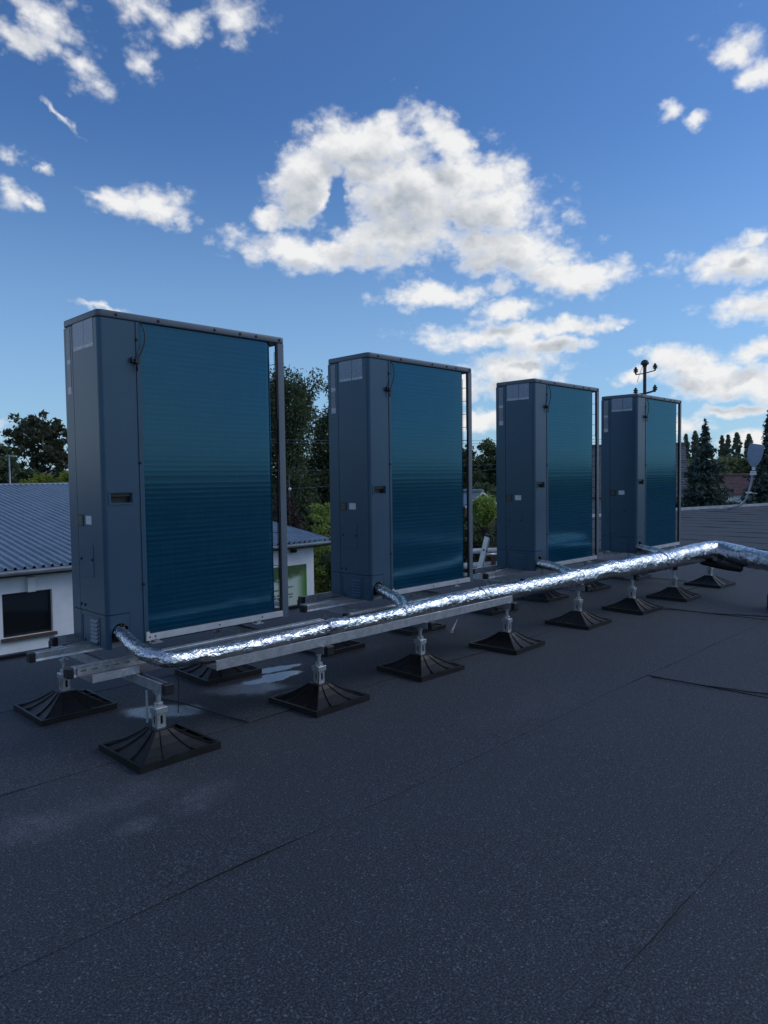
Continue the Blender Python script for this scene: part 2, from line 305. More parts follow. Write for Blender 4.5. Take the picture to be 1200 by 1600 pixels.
def felt_mat():
    m, t, b = mat('mineral_roofing_felt')
    ge = t.n('ShaderNodeNewGeometry'); P = ge.outputs['Position']
    big = t.noise(P, 0.7, 5, 0.6); mid = t.noise(P, 6, 5, 0.6); gran = t.noise(P, 165, 3, 0.75)
    v = t.n('ShaderNodeTexVoronoi', i_Scale=240.0); t.l(P, v.inputs['Vector'])
    sp = t.n('ShaderNodeSeparateColor'); t.l(v.outputs['Color'], sp.inputs[0])
    c = t.mix(t.smooth(big, 0.3, 0.7), (0.0145, 0.0205, 0.0285), (0.0235, 0.032, 0.043))
    c = t.mix(t.math('MULTIPLY', t.smooth(mid, 0.45, 0.75), 0.45), c, (0.018, 0.021, 0.027))
    c = t.mix(t.math('MULTIPLY', t.smooth(t.noise(P, 0.45, 4, 0.6), 0.5, 0.7), 0.5), c, (0.026, 0.027, 0.030))
    c = t.mix(t.smooth(gran, 0.42, 0.70), t.mix(0.55, c, (0.009, 0.010, 0.012)), t.mix(0.74, c, (0.115, 0.138, 0.168)))
    c = t.mix(t.math('MULTIPLY', t.math('GREATER_THAN', sp.outputs[0], 0.93), t.smooth(sp.outputs[1], 0.2, 1, 0.05, 0.7)), c, (0.20, 0.215, 0.24))
    def blob(x, y, rx, ry, ro, lo, hi, k=0.55, sc=7):
        w = t.vmath('ADD', P, t.vmath('SCALE', t.vmath('SUBTRACT', t.noise(P, sc, 4, 0.65, out='Color'), (0.5, 0.5, 0.5)), sc=k))
        s2 = t.n('ShaderNodeSeparateXYZ'); t.l(w, s2.inputs[0]); c2 = t.n('ShaderNodeCombineXYZ'); t.l(s2.outputs[0], c2.inputs[0]); t.l(s2.outputs[1], c2.inputs[1])
        mp = t.n('ShaderNodeMapping'); mp.vector_type = 'TEXTURE'
        mp.inputs['Location'].default_value = (x, y, 0); mp.inputs['Rotation'].default_value = (0, 0, R(ro)); mp.inputs['Scale'].default_value = (rx, ry, 1)
        t.l(c2.outputs[0], mp.inputs['Vector'])
        return t.smooth(t.vmath('LENGTH', mp.outputs[0]), hi, lo, 0, 1)
    # dried whitish run-off, scuffed over the granules
    st = t.math('MAXIMUM', blob(-0.64, -0.86, 0.21, 0.13, -20, 0.15, 1.3, 0.30), blob(-0.41, -1.09, 0.075, 0.05, 10, 0.35, 1.25, 0.10))
    st = t.math('MAXIMUM', st, blob(-0.15, -1.05, 0.17, 0.09, 25, 0.1, 1.3, 0.25))
    st = t.math('MAXIMUM', st, t.math('MULTIPLY', blob(-0.40, -0.88, 0.30, 0.13, 0, 0.1, 1.3, 0.35), 0.7))
    st = t.math('MAXIMUM', st, t.math('MULTIPLY', blob(1.5, -1.35, 0.5, 0.15, 0, 0.1, 1.3, 0.5), 0.25))
    st = t.math('MULTIPLY', st, t.smooth(t.noise(P, 28, 5, 0.7), 0.35, 0.62, 0.35, 1.0))
    st = t.math('MULTIPLY', st, t.smooth(gran, 0.36, 0.62, 0.1, 1.0))
    c = t.mix(t.math('MULTIPLY', st, 0.75), c, (0.16, 0.17, 0.19))
    # condensate: a film with lime residue by the first foot, open water under the first unit; both paled to paint in reflected sky
    p1 = blob(0.25, -0.06, 0.22, 0.115, -40, 0.65, 1.1, 0.12, 9)
    p2 = t.math('MAXIMUM', blob(1.09, 0.17, 0.20, 0.055, -10, 0.8, 1.05, 0.14, 6), blob(0.98, 0.02, 0.22, 0.075, -6, 0.8, 1.05, 0.16, 6))
    p3 = blob(0.76, -0.06, 0.26, 0.15, -35, 0.35, 1.15, 0.2, 9)
    resid_glare = t.math('MULTIPLY', t.math('MAXIMUM', p1, t.math('MULTIPLY', p3, 0.75)), t.smooth(gran, 0.3, 0.6, 0.15, 1.0))
    c = t.mix(t.math('MULTIPLY', resid_glare, 0.85), c, (0.33, 0.35, 0.38))
    c = t.mix(t.math('MULTIPLY', p2, 0.7), c, (0.16, 0.18, 0.20))  # pale base colour stands in for part of the water's sky reflection
    t.l(c, b.inputs['Base Color'])
    wet = t.math('MAXIMUM', p2, t.math('MULTIPLY', t.math('MAXIMUM', p1, p3), 0.75))
    t.l(t.smooth(wet, 0, 1, 0.78, 0.06), b.inputs['Roughness'])
    bp = t.n('ShaderNodeBump', i_Distance=0.004); t.l(t.math('ADD', gran, t.math('MULTIPLY', mid, 0.8)), bp.inputs['Height'])
    t.l(t.math('MULTIPLY_ADD', p2, -0.5, 0.52), bp.inputs['Strength']); t.l(bp.outputs[0], b.inputs['Normal'])
    return m
MAT['felt'] = felt_mat()
MAT['bitumen'] = simple('bitumen', (0.006, 0.006, 0.007), 0.6)

def leaf_mat(name, dark, light, trans=0.35):
    m, t, b = mat(name)
    nt = m.node_tree
    ge = t.n('ShaderNodeNewGeometry'); rnd = ge.outputs['Random Per Island']
    tc = t.n('ShaderNodeTexCoord'); nz = t.noise(tc.outputs['Object'], 1.1, 3)
    fac = t.math('MULTIPLY_ADD', nz, 0.9, t.math('MULTIPLY_ADD', rnd, 0.7, -0.3), clamp=True)
    c = t.mix(fac, dark, light)
    t.l(c, b.inputs['Base Color']); b.inputs['Roughness'].default_value = 0.55
    tr = t.n('ShaderNodeBsdfTranslucent'); t.l(t.mix(0.5, c, (light[0]*1.4, light[1]*1.5, light[2]*0.8)), tr.inputs['Color'])
    mx = t.n('ShaderNodeMixShader'); mx.inputs[0].default_value = trans
    t.l(b.outputs[0], mx.inputs[1]); t.l(tr.outputs[0], mx.inputs[2])
    t.l(mx.outputs[0], nt.nodes['Material Output'].inputs[0])
    return m
LEAF = {
 'dark': leaf_mat('dark_leaves', (0.034, 0.055, 0.036), (0.13, 0.17, 0.085)),
 'bronze': leaf_mat('dark_bronze_leaves', (0.034, 0.04, 0.032), (0.115, 0.125, 0.075)),
 'mid': leaf_mat('mid_green_leaves', (0.06, 0.095, 0.05), (0.18, 0.225, 0.11)),
 'yellow': leaf_mat('yellow_green_leaves', (0.12, 0.16, 0.025), (0.34, 0.38, 0.07), 0.45),
 'fresh': leaf_mat('sunlit_green_leaves', (0.13, 0.21, 0.04), (0.38, 0.46, 0.12), 0.4),  # brightness raised to paint in sunlight on the workshop shrub
 'plum': leaf_mat('purple_leaves', (0.03, 0.018, 0.024), (0.10, 0.06, 0.065)),
 'spruce': leaf_mat('blue_green_needles', (0.03, 0.055, 0.05), (0.09, 0.14, 0.12), 0.15),
 'far': leaf_mat('hazy_far_leaves', (0.10, 0.135, 0.09), (0.24, 0.27, 0.15)),  # leaf colour lightened, painting in distance haze
 'poplar': leaf_mat('hazy_poplar_leaves', (0.13, 0.17, 0.14), (0.27, 0.31, 0.23)),  # paler leaf colour in place of haze in the air
}

# ------------------------------------------------------------------ mesh helpers
class MB:
    def __init__(s): s.v = []; s.f = []; s.m = []
    def add(s, vs, fs, mi=0):
        k = len(s.v); s.v += [tuple(q) for q in vs]
        for q in fs: s.f.append(tuple(i+k for i in q)); s.m.append(mi)
    def box(s, a, b, mi=0):
        x0, y0, z0 = a; x1, y1, z1 = b
        s.add([(x0,y0,z0),(x1,y0,z0),(x1,y1,z0),(x0,y1,z0),(x0,y0,z1),(x1,y0,z1),(x1,y1,z1),(x0,y1,z1)],
              [(0,3,2,1),(4,5,6,7),(0,1,5,4),(1,2,6,5),(2,3,7,6),(3,0,4,7)], mi)
    def obox(s, c, ax, ay, az, mi=0):
        c, ax, ay, az = map(Vector, (c, ax, ay, az))
        vs = [c+ax*i+ay*j+az*k for k in (-1, 1) for i, j in ((-1,-1),(1,-1),(1,1),(-1,1))]
        s.add(vs, [(0,3,2,1),(4,5,6,7),(0,1,5,4),(1,2,6,5),(2,3,7,6),(3,0,4,7)], mi)
    def prism(s, poly, z0, z1, axis='z', mi=0, off=(0,0,0)):
        n = len(poly); o = Vector(off)
        def P(a, b, c):
            return o+Vector({'z': (a, b, c), 'x': (c, a, b), 'y': (a, c, b)}[axis])
        vs = [P(a, b, z0) for a, b in poly]+[P(a, b, z1) for a, b in poly]
        fs = [tuple(range(n))[::-1], tuple(range(n, 2*n))]+[(i, (i+1) % n, n+(i+1) % n, n+i) for i in range(n)]
        s.add(vs, fs, mi)
    def tube(s, pts, rad, seg=8, mi=0, cap=True):
        pts = [Vector(p) for p in pts]; n = len(pts)
        rads = rad if isinstance(rad, (list, tuple)) else [rad]*n
        T = [(pts[min(i+1, n-1)]-pts[max(i-1, 0)]).normalized() for i in range(n)]
        up = Vector((0, 0, 1)) if abs(T[0].z) < 0.9 else Vector((1, 0, 0))
        N = (up-T[0]*up.dot(T[0])).normalized(); vs = []
        for i in range(n):
            N = (N-T[i]*N.dot(T[i])).normalized(); B = T[i].cross(N)
            for k in range(seg):
                a = 2*math.pi*k/seg; vs.append(pts[i]+(N*math.cos(a)+B*math.sin(a))*rads[i])
        fs = [(i*seg+k, i*seg+(k+1) % seg, (i+1)*seg+(k+1) % seg, (i+1)*seg+k) for i in range(n-1) for k in range(seg)]
        if cap: fs += [tuple(range(seg))[::-1], tuple((n-1)*seg+k for k in range(seg))]
        s.add(vs, fs, mi)
    def lathe(s, prof, c=(0,0,0), seg=12, mi=0):
        c = Vector(c); vs = []
        for (rr, z) in prof:
            for k in range(seg):
                a = 2*math.pi*k/seg; vs.append(c+Vector((rr*math.cos(a), rr*math.sin(a), z)))
        n = len(prof)
        fs = [(i*seg+k, i*seg+(k+1) % seg, (i+1)*seg+(k+1) % seg, (i+1)*seg+k) for i in range(n-1) for k in range(seg)]
        fs += [tuple(range(seg))[::-1], tuple((n-1)*seg+k for k in range(seg))]
        s.add(vs, fs, mi)
    def panel(s, P, u0, u1, v0, v1, holes=(), depth=0.02, mi=0, back=None):
        """sheet P(u,v,w) with rectangular holes whose rims turn inwards; P maps w>0 inwards"""
        us = sorted({u0, u1, *[h[0] for h in holes], *[h[1] for h in holes]}); vs_ = sorted({v0, v1, *[h[2] for h in holes], *[h[3] for h in holes]})
        inside = lambda a, b: any(h[0] < a < h[1] and h[2] < b < h[3] for h in holes)
        for i in range(len(us)-1):
            for j in range(len(vs_)-1):
                if inside((us[i]+us[i+1])/2, (vs_[j]+vs_[j+1])/2): continue
                s.add([P(us[i], vs_[j], 0), P(us[i+1], vs_[j], 0), P(us[i+1], vs_[j+1], 0), P(us[i], vs_[j+1], 0)], [(0,1,2,3)], mi)
        for h in list(holes)+[(u0, u1, v0, v1)]:
            q = [(h[0], h[2]), (h[1], h[2]), (h[1], h[3]), (h[0], h[3])]
            for a, b in zip(q, q[1:]+q[:1]):
                s.add([P(*a, 0), P(*b, 0), P(*b, depth), P(*a, depth)], [(0,1,2,3)], mi)
    def build(s, name, mats, parent=None, loc=None, smooth=False, bevel=0.0, bseg=2, auto=None):
        me = bpy.data.meshes.new(name); me.from_pydata([tuple(v) for v in s.v], [], s.f)
        if not isinstance(mats, (list, tuple)): mats = [mats]
        for m in mats: me.materials.append(m)
        if len(mats) > 1: me.polygons.foreach_set('material_index', s.m)
        bm = bmesh.new(); bm.from_mesh(me)
        bmesh.ops.recalc_face_normals(bm, faces=bm.faces)
        if bevel:
            es = [e for e in bm.edges if len(e.link_faces) == 2 and e.calc_face_angle(0) > 0.6]
            bmesh.ops.bevel(bm, geom=es, offset=bevel, segments=bseg, affect='EDGES', profile=0.5, clamp_overlap=True)
        bm.to_mesh(me); bm.free()
        if smooth or auto:
            me.polygons.foreach_set('use_smooth', [True]*len(me.polygons))
            if auto: me.set_sharp_from_angle(angle=R(auto))
        o = bpy.data.objects.new(name, me); C.objects.link(o)
        if parent: o.parent = parent
        if loc: o.location = loc
        return o
def tag(o, label=None, cat=None, group=None, kind=None):
    for k, v in (('label', label), ('category', cat), ('group', group), ('kind', kind)):
        if v: o[k] = v
    return o
def thing(name, label, cat, loc=(0,0,0), rz=0.0, group=None):
    o = bpy.data.objects.new(name, None); o.empty_display_size = 0.1; C.objects.link(o)
    o.location = loc; o.rotation_euler = (0, 0, rz); return tag(o, label, cat, group)
def inst(src, name, parent, loc=(0,0,0), rot=(0,0,0), scale=(1,1,1)):
    o = bpy.data.objects.new(name, src); C.objects.link(o); o.parent = parent
    o.location = loc; o.rotation_euler = rot; o.scale = scale; return o
def copy_tree(o, parent=None):
    c = o.copy(); C.objects.link(c)
    if parent: c.parent = parent
    for ch in list(o.children): copy_tree(ch, c)
    return c
def rrect(x0, y0, x1, y1, rad, seg=5):
    pts = []
    for cx, cy, a0 in ((x1-rad, y1-rad, 0), (x0+rad, y1-rad, 90), (x0+rad, y0+rad, 180), (x1-rad, y0+rad, 270)):
        for k in range(seg+1):
            a = R(a0+90*k/seg); pts.append((cx+rad*math.cos(a), cy+rad*math.sin(a)))
    return pts
def spline(pts, step=0.02):
    """Catmull-Rom through points of any dimension"""
    P = [np.array(p, float) for p in pts]; P = [2*P[0]-P[1]]+P+[2*P[-1]-P[-2]]; out = []
    for i in range(1, len(P)-2):
        n = max(2, int(np.linalg.norm((P[i+1]-P[i])[:3])/step))
        for k in range(n):
            t = k/n; a, b, c, d = P[i-1:i+3]
            out.append(0.5*((2*b)+(c-a)*t+(2*a-5*b+4*c-d)*t*t+(3*b-a-3*c+d)*t**3))
    out.append(P[-2]); return out

# ------------------------------------------------------------------ setting: ground, our flat roof
GZ = -3.8
g = MB(); g.add([(-1500,-1500,GZ),(1500,-1500,GZ),(1500,1500,GZ),(-1500,1500,GZ)], [(0,1,2,3)])
tag(g.build('ground', MAT['grass']), kind='structure')

EDGE = [(-9, 1.72), (7.6, 1.72), (13.0, 6.45), (15, 6.35), (21, 5.8), (25.4, 4.75), (31, 3.4), (31, -15), (-9, -15)]
flat_roof = MB(); flat_roof.prism(EDGE, GZ, -0.012); flat_roof.m[1] = 1
flat_roof = flat_roof.build('flat_roof', [MAT['plaster'], MAT['felt']]); tag(flat_roof, kind='structure')
def nz3(x, y, z=0.0): return noise.noise(Vector((x, y, z)))
def felt_strip(a0, a1, b0, b1, along, res, lift=0.005, lap_at_start=False, bmax=None):
    """one roll: runs a0..a1 along an axis, b0 (its lapped, camera-side edge) .. b1 across; the lapped edge rides over its neighbour"""
    na = max(2, int((a1-a0)/res)); nb = 8
    vs, fs, mi = [], [], []
    def place(a, b, z): return (a, b, z) if along == 'x' else (b, a, z)
    rows = []
    for i in range(na+1):
        a = a0+(a1-a0)*i/na; row = []
        amp = lift*max(0.1, 0.24+2.2*max(0, nz3(a*1.9, b0*3.1, 4)-0.08))
        wob = 0.016*nz3(a*0.9, b0, 9)+0.004*nz3(a*5, b0, 3)
        for j in range(nb+1):
            b = b0+(b1-b0)*(j/nb)**1.3 + (wob if j == 0 else 0)
            tt = (j/nb)**1.3
            z = amp*max(0, 1-tt*4.5)+0.0022*(nz3(a*1.3, b*1.3, 1)+0.6*nz3(a*3.7, b*3.7, 2))
            if lap_at_start: z += 0.004*max(0, 1-(a-a0)/0.25)
            if along == 'y' and bmax is not None: pass
            row.append(len(vs)); vs.append(place(a, b, z))
        rows.append(row)
    for i in range(na):
        for j in range(nb): fs.append((rows[i][j], rows[i+1][j], rows[i+1][j+1], rows[i][j+1])); mi.append(0)
    base = len(vs)
    for i in range(na+1):
        x, y, z = vs[rows[i][0]]; vs.append((x, y, -0.006))
    for i in range(na): fs.append((rows[i][0], base+i, base+i+1, rows[i+1][0])); mi.append(1)
    if lap_at_start:
        b2 = len(vs)
        for j in range(nb+1):
            x, y, z = vs[rows[0][j]]; vs.append((x, y, -0.006))
        for j in range(nb): fs.append((rows[0][j], rows[0][j+1], b2+j+1, b2+j)); mi.append(1)
    m = MB(); m.v = vs; m.f = fs; m.m = mi
    return m.build('felt_strip', [MAT['felt'], MAT['bitumen']], flat_roof, smooth=True, auto=40)
k = -13
while True:
    y0 = -1.56+1.04*k
    if y0 > 6.3: break
    y1 = min(y0+1.09, 6.42 if y0 > 1.4 else 1.70)
    if y0 < 1.4:
        cuts = {0: [4.55], -1: [2.45], 1: [6.2], -2: [0.6+4.8], 2: [3.4]}.get(k, [3.0+((k*37) % 50)/10])
        xs = [-9]+cuts+[9.05]
        res = 0.09 if -3 <= k <= 2 else 0.3
        for q in range(len(xs)-1):
            felt_strip(xs[q], xs[q+1]+(0.09 if q < len(xs)-2 else 0), y0, y1, 'x', res, 0.006, q > 0)
    else:
        (7.63+(y1-1.72)/0.876 < 8.9) and felt_strip(7.63+(y1-1.72)/0.876, 9.05, max(y0, 1.66), y1, 'x', 0.2)
    k += 1
def edge_y(x):
    pts = [(7.6, 1.72), (13.0, 6.45), (15, 6.35), (21, 5.8), (25.4, 4.75), (31, 3.4)]
    for (xa, ya), (xb, yb) in zip(pts, pts[1:]):
        if x <= xb: return ya+(yb-ya)*(x-xa)/(xb-xa)
    return pts[-1][1]
for i in range(21):
    x0 = 9.0+1.04*i; x1 = min(x0+1.1, 30.95)
    felt_strip(-15, min(edge_y(x0), edge_y(x1))-0.02, x0, x1, 'y', 0.35, 0.011)
def edge_strip(pts, h, w, name, m):
    b = MB()
    for (xa, ya), (xb, yb) in zip(pts, pts[1:]):
        d = Vector((xb-xa, yb-ya, 0)); n = Vector((-d.y, d.x, 0)).normalized()
        b.obox(((xa+xb)/2+n.x*w/2, (ya+yb)/2+n.y*w/2, h/2-0.04), d/2, n*w/2, (0, 0, h/2+0.04))
    return b.build(name, m, flat_roof)
edge_strip([(-9, 1.72), (7.6, 1.72), (13.0, 6.45)], 0.012, 0.05, 'edge_trim', MAT['bitumen'])
edge_strip([(13.0, 6.45), (15, 6.35), (21, 5.8), (25.4, 4.75), (31, 3.4)], 0.075, 0.06, 'edge_trim', MAT['edge'])

# thin black cables lying on the felt
def cable(name, pts, rad, m, label, cat, parent=None, group=None):
    P = [tuple(p) for p in spline(pts, 0.03)]
    b = MB(); b.tube(P, rad, 6); o = b.build(name, m, parent, smooth=True)
    if label: tag(o, label, cat, group)
    return o
cable('roof_cable', [(0.30,0.16,0.0085),(0.34,0.05,0.008),(0.37,-0.1,0.0085),(0.385,-0.27,0.008),(0.40,-0.42,0.0085),(0.425,-0.53,0.008)], 0.0042, MAT['dark'],
      'thin black cable lying on the roof beside the pale patch at the corner foot', 'cable')
cable('roof_cable', [(2.405,-1.60,0.0085),(2.425,-1.72,0.008),(2.428,-1.86,0.009),(2.46,-2.0,0.008),(2.47,-2.1,0.009),(2.55,-2.3,0.008),(2.66,-2.62,0.008)], 0.0035, MAT['dark'],
      'black cable end lying alone on the open roof at the right', 'cable')
cable('roof_cable', [(4.30,-0.5,0.008),(4.45,-0.75,0.008),(4.50,-0.95,0.0085),(4.54,-1.2,0.008),(4.66,-1.5,0.008),(4.75,-1.9,0.008)], 0.0036, MAT['dark'],
      'thin black cable running on the roof past the feet of the third heat pump', 'cable')

# ------------------------------------------------------------------ heat pumps
L_, D_, H_ = 1.095, 0.394, 1.622
_scr = MB(); _scr.lathe([(0.0075, 0), (0.0075, 0.003), (0.0055, 0.0055), (0.002, 0.006)], seg=8)
_tmp = _scr.build('screw_source', MAT['dark'], smooth=False); SCREW = _tmp.data; SCREW.name = 'screw'; bpy.data.objects.remove(_tmp)

def heat_pump(label):
    t = thing('heat_pump', label, 'heat pump', group='heat pumps in a row on the roof')
    rc = 0.022
    # lid
    b = MB(); b.prism(rrect(-0.004, -0.004, L_+0.004, D_+0.004, rc+0.004), 1.5865, H_)
    b.build('lid', MAT['lid'], t, bevel=0.007, bseg=3, auto=50)
    def scr(x, y, z, face):
        rot = (R(90), 0, 0) if face == 'y' else (0, R(-90), 0)
        inst(SCREW, 'screw', t, (x, y, z), rot)
    for x in (0.09, 0.309, 0.633, 0.794, 0.90, 1.06): scr(x, -0.0035, 1.605, 'y')
    # inner dark body (what shows in the openings)
    b = MB(); b.box((0.03, 0.05, 0.022), (0.19, D_-0.02, 1.57)); b.build('inner_casing', MAT['void'], t)
    # service panel: end face, rounded corner, coil-side flank with a handle recess, stops above the pipe cover
    b = MB(); z0, z1 = 0.168, 1.5845
    Pe = lambda y, z, w: (w, y, z)
    b.panel(Pe, rc, 0.2925, z0, z1, depth=0.012)
    arc = [(rc-rc*math.cos(R(90*i/8)), rc-rc*math.sin(R(90*i/8))) for i in range(9)]
    def corner(b, za, zb):
        for (xa, ya), (xb, yb) in zip(arc, arc[1:]): b.add([(xa, ya, za), (xb, yb, za), (xb, yb, zb), (xa, ya, zb)], [(0,1,2,3)])
    corner(b, z0, z1)
    Py = lambda x, z, w: (x, w, z)
    hx0, hx1, hz0, hz1 = 0.038, 0.143, 0.706, 0.752
    b.panel(Py, rc, 0.186, z0, z1, [(hx0, hx1, hz0, hz1)], depth=0.028)
    b.box((0.116, 0.0, 0.0), (0.186, 0.012, z0-0.0005))
    # raised rim round the handle recess
    for a, c in (((hx0-0.012, hz0-0.010), (hx1+0.010, hz0-0.004)), ((hx0-0.012, hz1+0.004), (hx1+0.010, hz1+0.010)), ((hx0-0.012, hz0-0.0035), (hx0-0.006, hz1+0.0035)), ((hx1+0.004, hz0-0.0035), (hx1+0.010, hz1+0.0035))):
        b.box((a[0], -0.003, a[1]), (c[0], 0.002, c[1]))
    sp = b.build('service_panel', MAT['cabinet'], t, auto=35)
    hb = MB(); hb.box((hx0-0.004, 0.028, hz0-0.004), (hx1+0.004, 0.032, hz1+0.004)); hb.box((hx0+0.004, 0.008, hz1-0.016), (hx1-0.004, 0.027, hz1-0.002))
    hb.build('handle_recess', MAT['dark'], sp)
    # flange beside the coil
    b = MB(); b.box((0.1875, -0.004, 0.012), (0.196, 0.02, 1.5845)); b.box((0.1965, 0.002, 0.046), (0.213, 0.02, 1.5845))
    b.build('coil_flange', MAT['cabinet'], t)
    for z in (1.50, 0.90, 0.30): scr(0.1915, -0.0035, z, 'y')
    # pipe cover round the corner, open below for the pipe
    b = MB(); b.panel(Pe, rc, 0.2905, 0.0, 0.1645, depth=0.012); corner(b, 0.0, 0.1645)
    b.panel(Py, rc, 0.1145, 0.134, 0.1645, depth=0.012)
    poly = [(rc, 0.134), (rc, 0.075), (0.03, 0.10), (0.045, 0.117), (0.065, 0.122), (0.085, 0.118), (0.095, 0.104), (0.106, 0.103), (0.106, 0.02), (0.1145, 0.02), (0.1145, 0.134)]
    b.prism([(x, z) for x, z in poly], 0.0, 0.01, axis='y')
    pc = b.build('pipe_cover', MAT['cabinet'], t, auto=35)
    lv = MB()
    for i in range(6):
        z = 0.022+0.0195*i
        lv.add([(0.0005, 0.098, z), (0.0005, 0.182, z), (-0.0085, 0.176, z), (-0.0085, 0.104, z), (0.0005, 0.098, z+0.013), (0.0005, 0.182, z+0.013)], [(0,3,2,1), (3,4,5,2), (0,4,3), (1,2,5)])
    for i in range(6):
        one = MB(); one.v = lv.v[6*i:6*i+6]; one.f = [(0,3,2,1), (3,4,5,2), (0,4,3), (1,2,5)]; one.m = [0]*4
        one.build('louvre', MAT['cabinet'], pc)
    b = MB(); b.box((-0.003, 0.078, 0.143), (0.001, 0.278, 0.147)); b.box((-0.003, 0.274, 0.012), (0.001, 0.278, 0.1425)); b.box((-0.003, 0.078, 0.012), (0.001, 0.082, 0.1425))
    b.build('cover_rib', MAT['cabinet'], pc)
    for y, z in ((0.25, 0.014), (0.103, 0.014)): scr(0.0, y, z+0.004, 'x')
    # narrow front panel edge + front with two fan guards (faces away)
    b = MB(); b.panel(Pe, 0.2965, D_-0.014, 0.168, 1.5845, depth=0.012); b.panel(Pe, 0.2965, D_-0.014, 0.012, 0.1645, depth=0.012)
    b.box((0.001, D_-0.0135, 0.012), (L_-0.001, D_, 1.5845))
    fp = b.build('front_panel', MAT['cabinet'], t, bevel=0.0)
    for z in (0.45, 1.16):
        b = MB()
        for rr in (0.08, 0.14, 0.20, 0.26, 0.31):
            b.tube([(0.62+rr*math.cos(R(a)), D_+0.012, z+rr*math.sin(R(a))) for a in range(0, 361, 15)], 0.003, 5, cap=False)
        for a in range(0, 180, 30):
            c_, s_ = 0.31*math.cos(R(a)), 0.31*math.sin(R(a)); b.tube([(0.62-c_, D_+0.010, z-s_), (0.62+c_, D_+0.010, z+s_)], 0.003, 5)
        b.build('fan_guard', MAT['dark'], fp)
    # raised access plate
    b = MB(); b.prism(rrect(0.124, 0.338, 0.275, 0.504, 0.012, 3), -0.0022, 0.004, axis='x')
    b.build('access_plate', MAT['cabinet'], t, bevel=0.001, bseg=1)
    for y in (0.263, 0.137): scr(-0.002, y, 0.427, 'x')
    for y in (0.285, 0.24): scr(0.0, y, 0.195, 'x')
    # print
    b = MB(); b.box((-0.0012, 0.053, 1.455), (0.002, 0.277, 1.588)); b.build('printed_label', MAT['film'], t)
    b = MB(); b.box((-0.0012, 0.318, 1.25), (0.002, 0.362, 1.575)); b.build('printed_label', MAT['strip'], t)
    b = MB(); b.box((-0.0012, 0.135, 0.600), (0.002, 0.198, 0.642)); b.build('white_label', MAT['white_label'], t)
    for i in range(4):
        pb = MB(); pb.box((-0.0016, 0.142, 0.606+0.008*i), (0, 0.19-0.01*(i % 2), 0.609+0.008*i)); 
    b = MB(); b.box((-0.0025, 0.228, 0.588), (0.002, 0.2895, 0.648), 0); b.box((-0.0034, 0.238, 0.596), (0.0, 0.280, 0.640), 1)
    b.build('badge', [MAT['dark'], simple('badge_grey', (0.05, 0.052, 0.055), 0.4)], t)
    # coil: two stacked slabs of fins bent round the far corner, tube rows show as faint ridges
    for (za, zb) in ((0.047, 0.8213), (0.8218, 1.5855)):
        path = []
        x = 0.2135
        for i in range(7): path.append((0.2135+(0.972-0.2135)*i/6, 0.014))
        for i in range(1, 10):
            a = R(90*i/9); path.append((0.972+0.055*math.sin(a), 0.069-0.055*math.cos(a)))
        path += [(1.027, 0.16), (1.027, 0.34)]
        n = len(path); vs = []; zs = [za]
        z = za+0.0127
        while z < zb-0.006: zs += [z-0.0035, z, z+0.0035]; z += 0.0254
        zs.append(zb); rows = len(zs)-1
        for j, z in enumerate(zs):
            o = 0.00005 if (j % 3 == 2 and j < rows) else 0.0
            for i, (px, py) in enumerate(path):
                if i <= 6: q = (px, py-o)
                elif i >= 15: q = (px+o, py)
                else:
                    a = R(90*(i-6)/9); q = (px+o*math.sin(a), py-o*math.cos(a))
                vs.append((*q, z))
        fs = [(j*n+i, j*n+i+1, (j+1)*n+i+1, (j+1)*n+i) for j in range(rows) for i in range(n-1)]
        b = MB(); b.add(vs, fs)
        # inner skin and top/bottom closers
        inn = [(px, py+0.03) if i <= 6 else ((px-0.03, py) if i >= 15 else (px-0.03*math.sin(R(90*(i-6)/9)), py+0.03*math.cos(R(90*(i-6)/9)))) for i, (px, py) in enumerate(path)]
        b.add([(*q, za) for q in inn]+[(*q, zb) for q in inn], [(i, n+i, n+i+1, i+1) for i in range(n-1)])
        for zz in (za, zb): b.add([(*q, zz) for q in path]+[(*q, zz) for q in inn], [(i, i+1, n+i+1, n+i) for i in range(n-1)])
        tag(b.build('coil', MAT['coil'], t, smooth=True, auto=60), label='upper teal finned coil' if za > 0.5 else 'lower teal finned coil')
    # base pan, pale rail under the coil, feet brackets
    b = MB(); b.box((0.195, 0.008, 0.004), (L_-0.01, D_-0.016, 0.044)); b.build('base_pan', MAT['void'], t)
    b = MB(); b.box((0.1965, -0.005, 0.012), (1.046, 0.007, 0.045)); b.box((0.1965, -0.0055, 0.012), (0.215, -0.0051, 0.058))
    rail = b.build('base_rail', MAT['rail'], t, bevel=0.0015, bseg=1)
    for x in (0.215, 0.245, 0.62, 0.90): 
        o = inst(SCREW, 'screw', rail, (x, -0.0045, 0.030), (R(90), 0, 0), (0.6, 0.6, 0.6))
    for x in (0.24, 0.86):
        b = MB(); b.box((x-0.03, -0.035, -0.0005), (x+0.03, 0.47, 0.0035)); b.box((x-0.027, -0.006, 0.0036), (x-0.023, 0.40, 0.012)); b.box((x+0.023, -0.006, 0.0036), (x+0.027, 0.40, 0.012))
        b.lathe([(0.011, 0.0036), (0.011, 0.012), (0.005, 0.0125), (0.005, 0.022)], (x, -0.022, 0), 6)
        b.build('mounting_foot', MAT['galv'], t)
    # corner posts and wire guard on the open right-hand end
    b = MB(); b.prism([(1.049, 0), (1.087, 0), (1.0925, 0.0025), (L_, 0.008), (L_, 0.040), (1.0915, 0.040), (1.0915, 0.009), (1.085, 0.0035), (1.0525, 0.0035), (1.0525, 0.016), (1.049, 0.016)], 0.004, 1.5855)
    b.build('corner_post', MAT['lid'], t, auto=40)
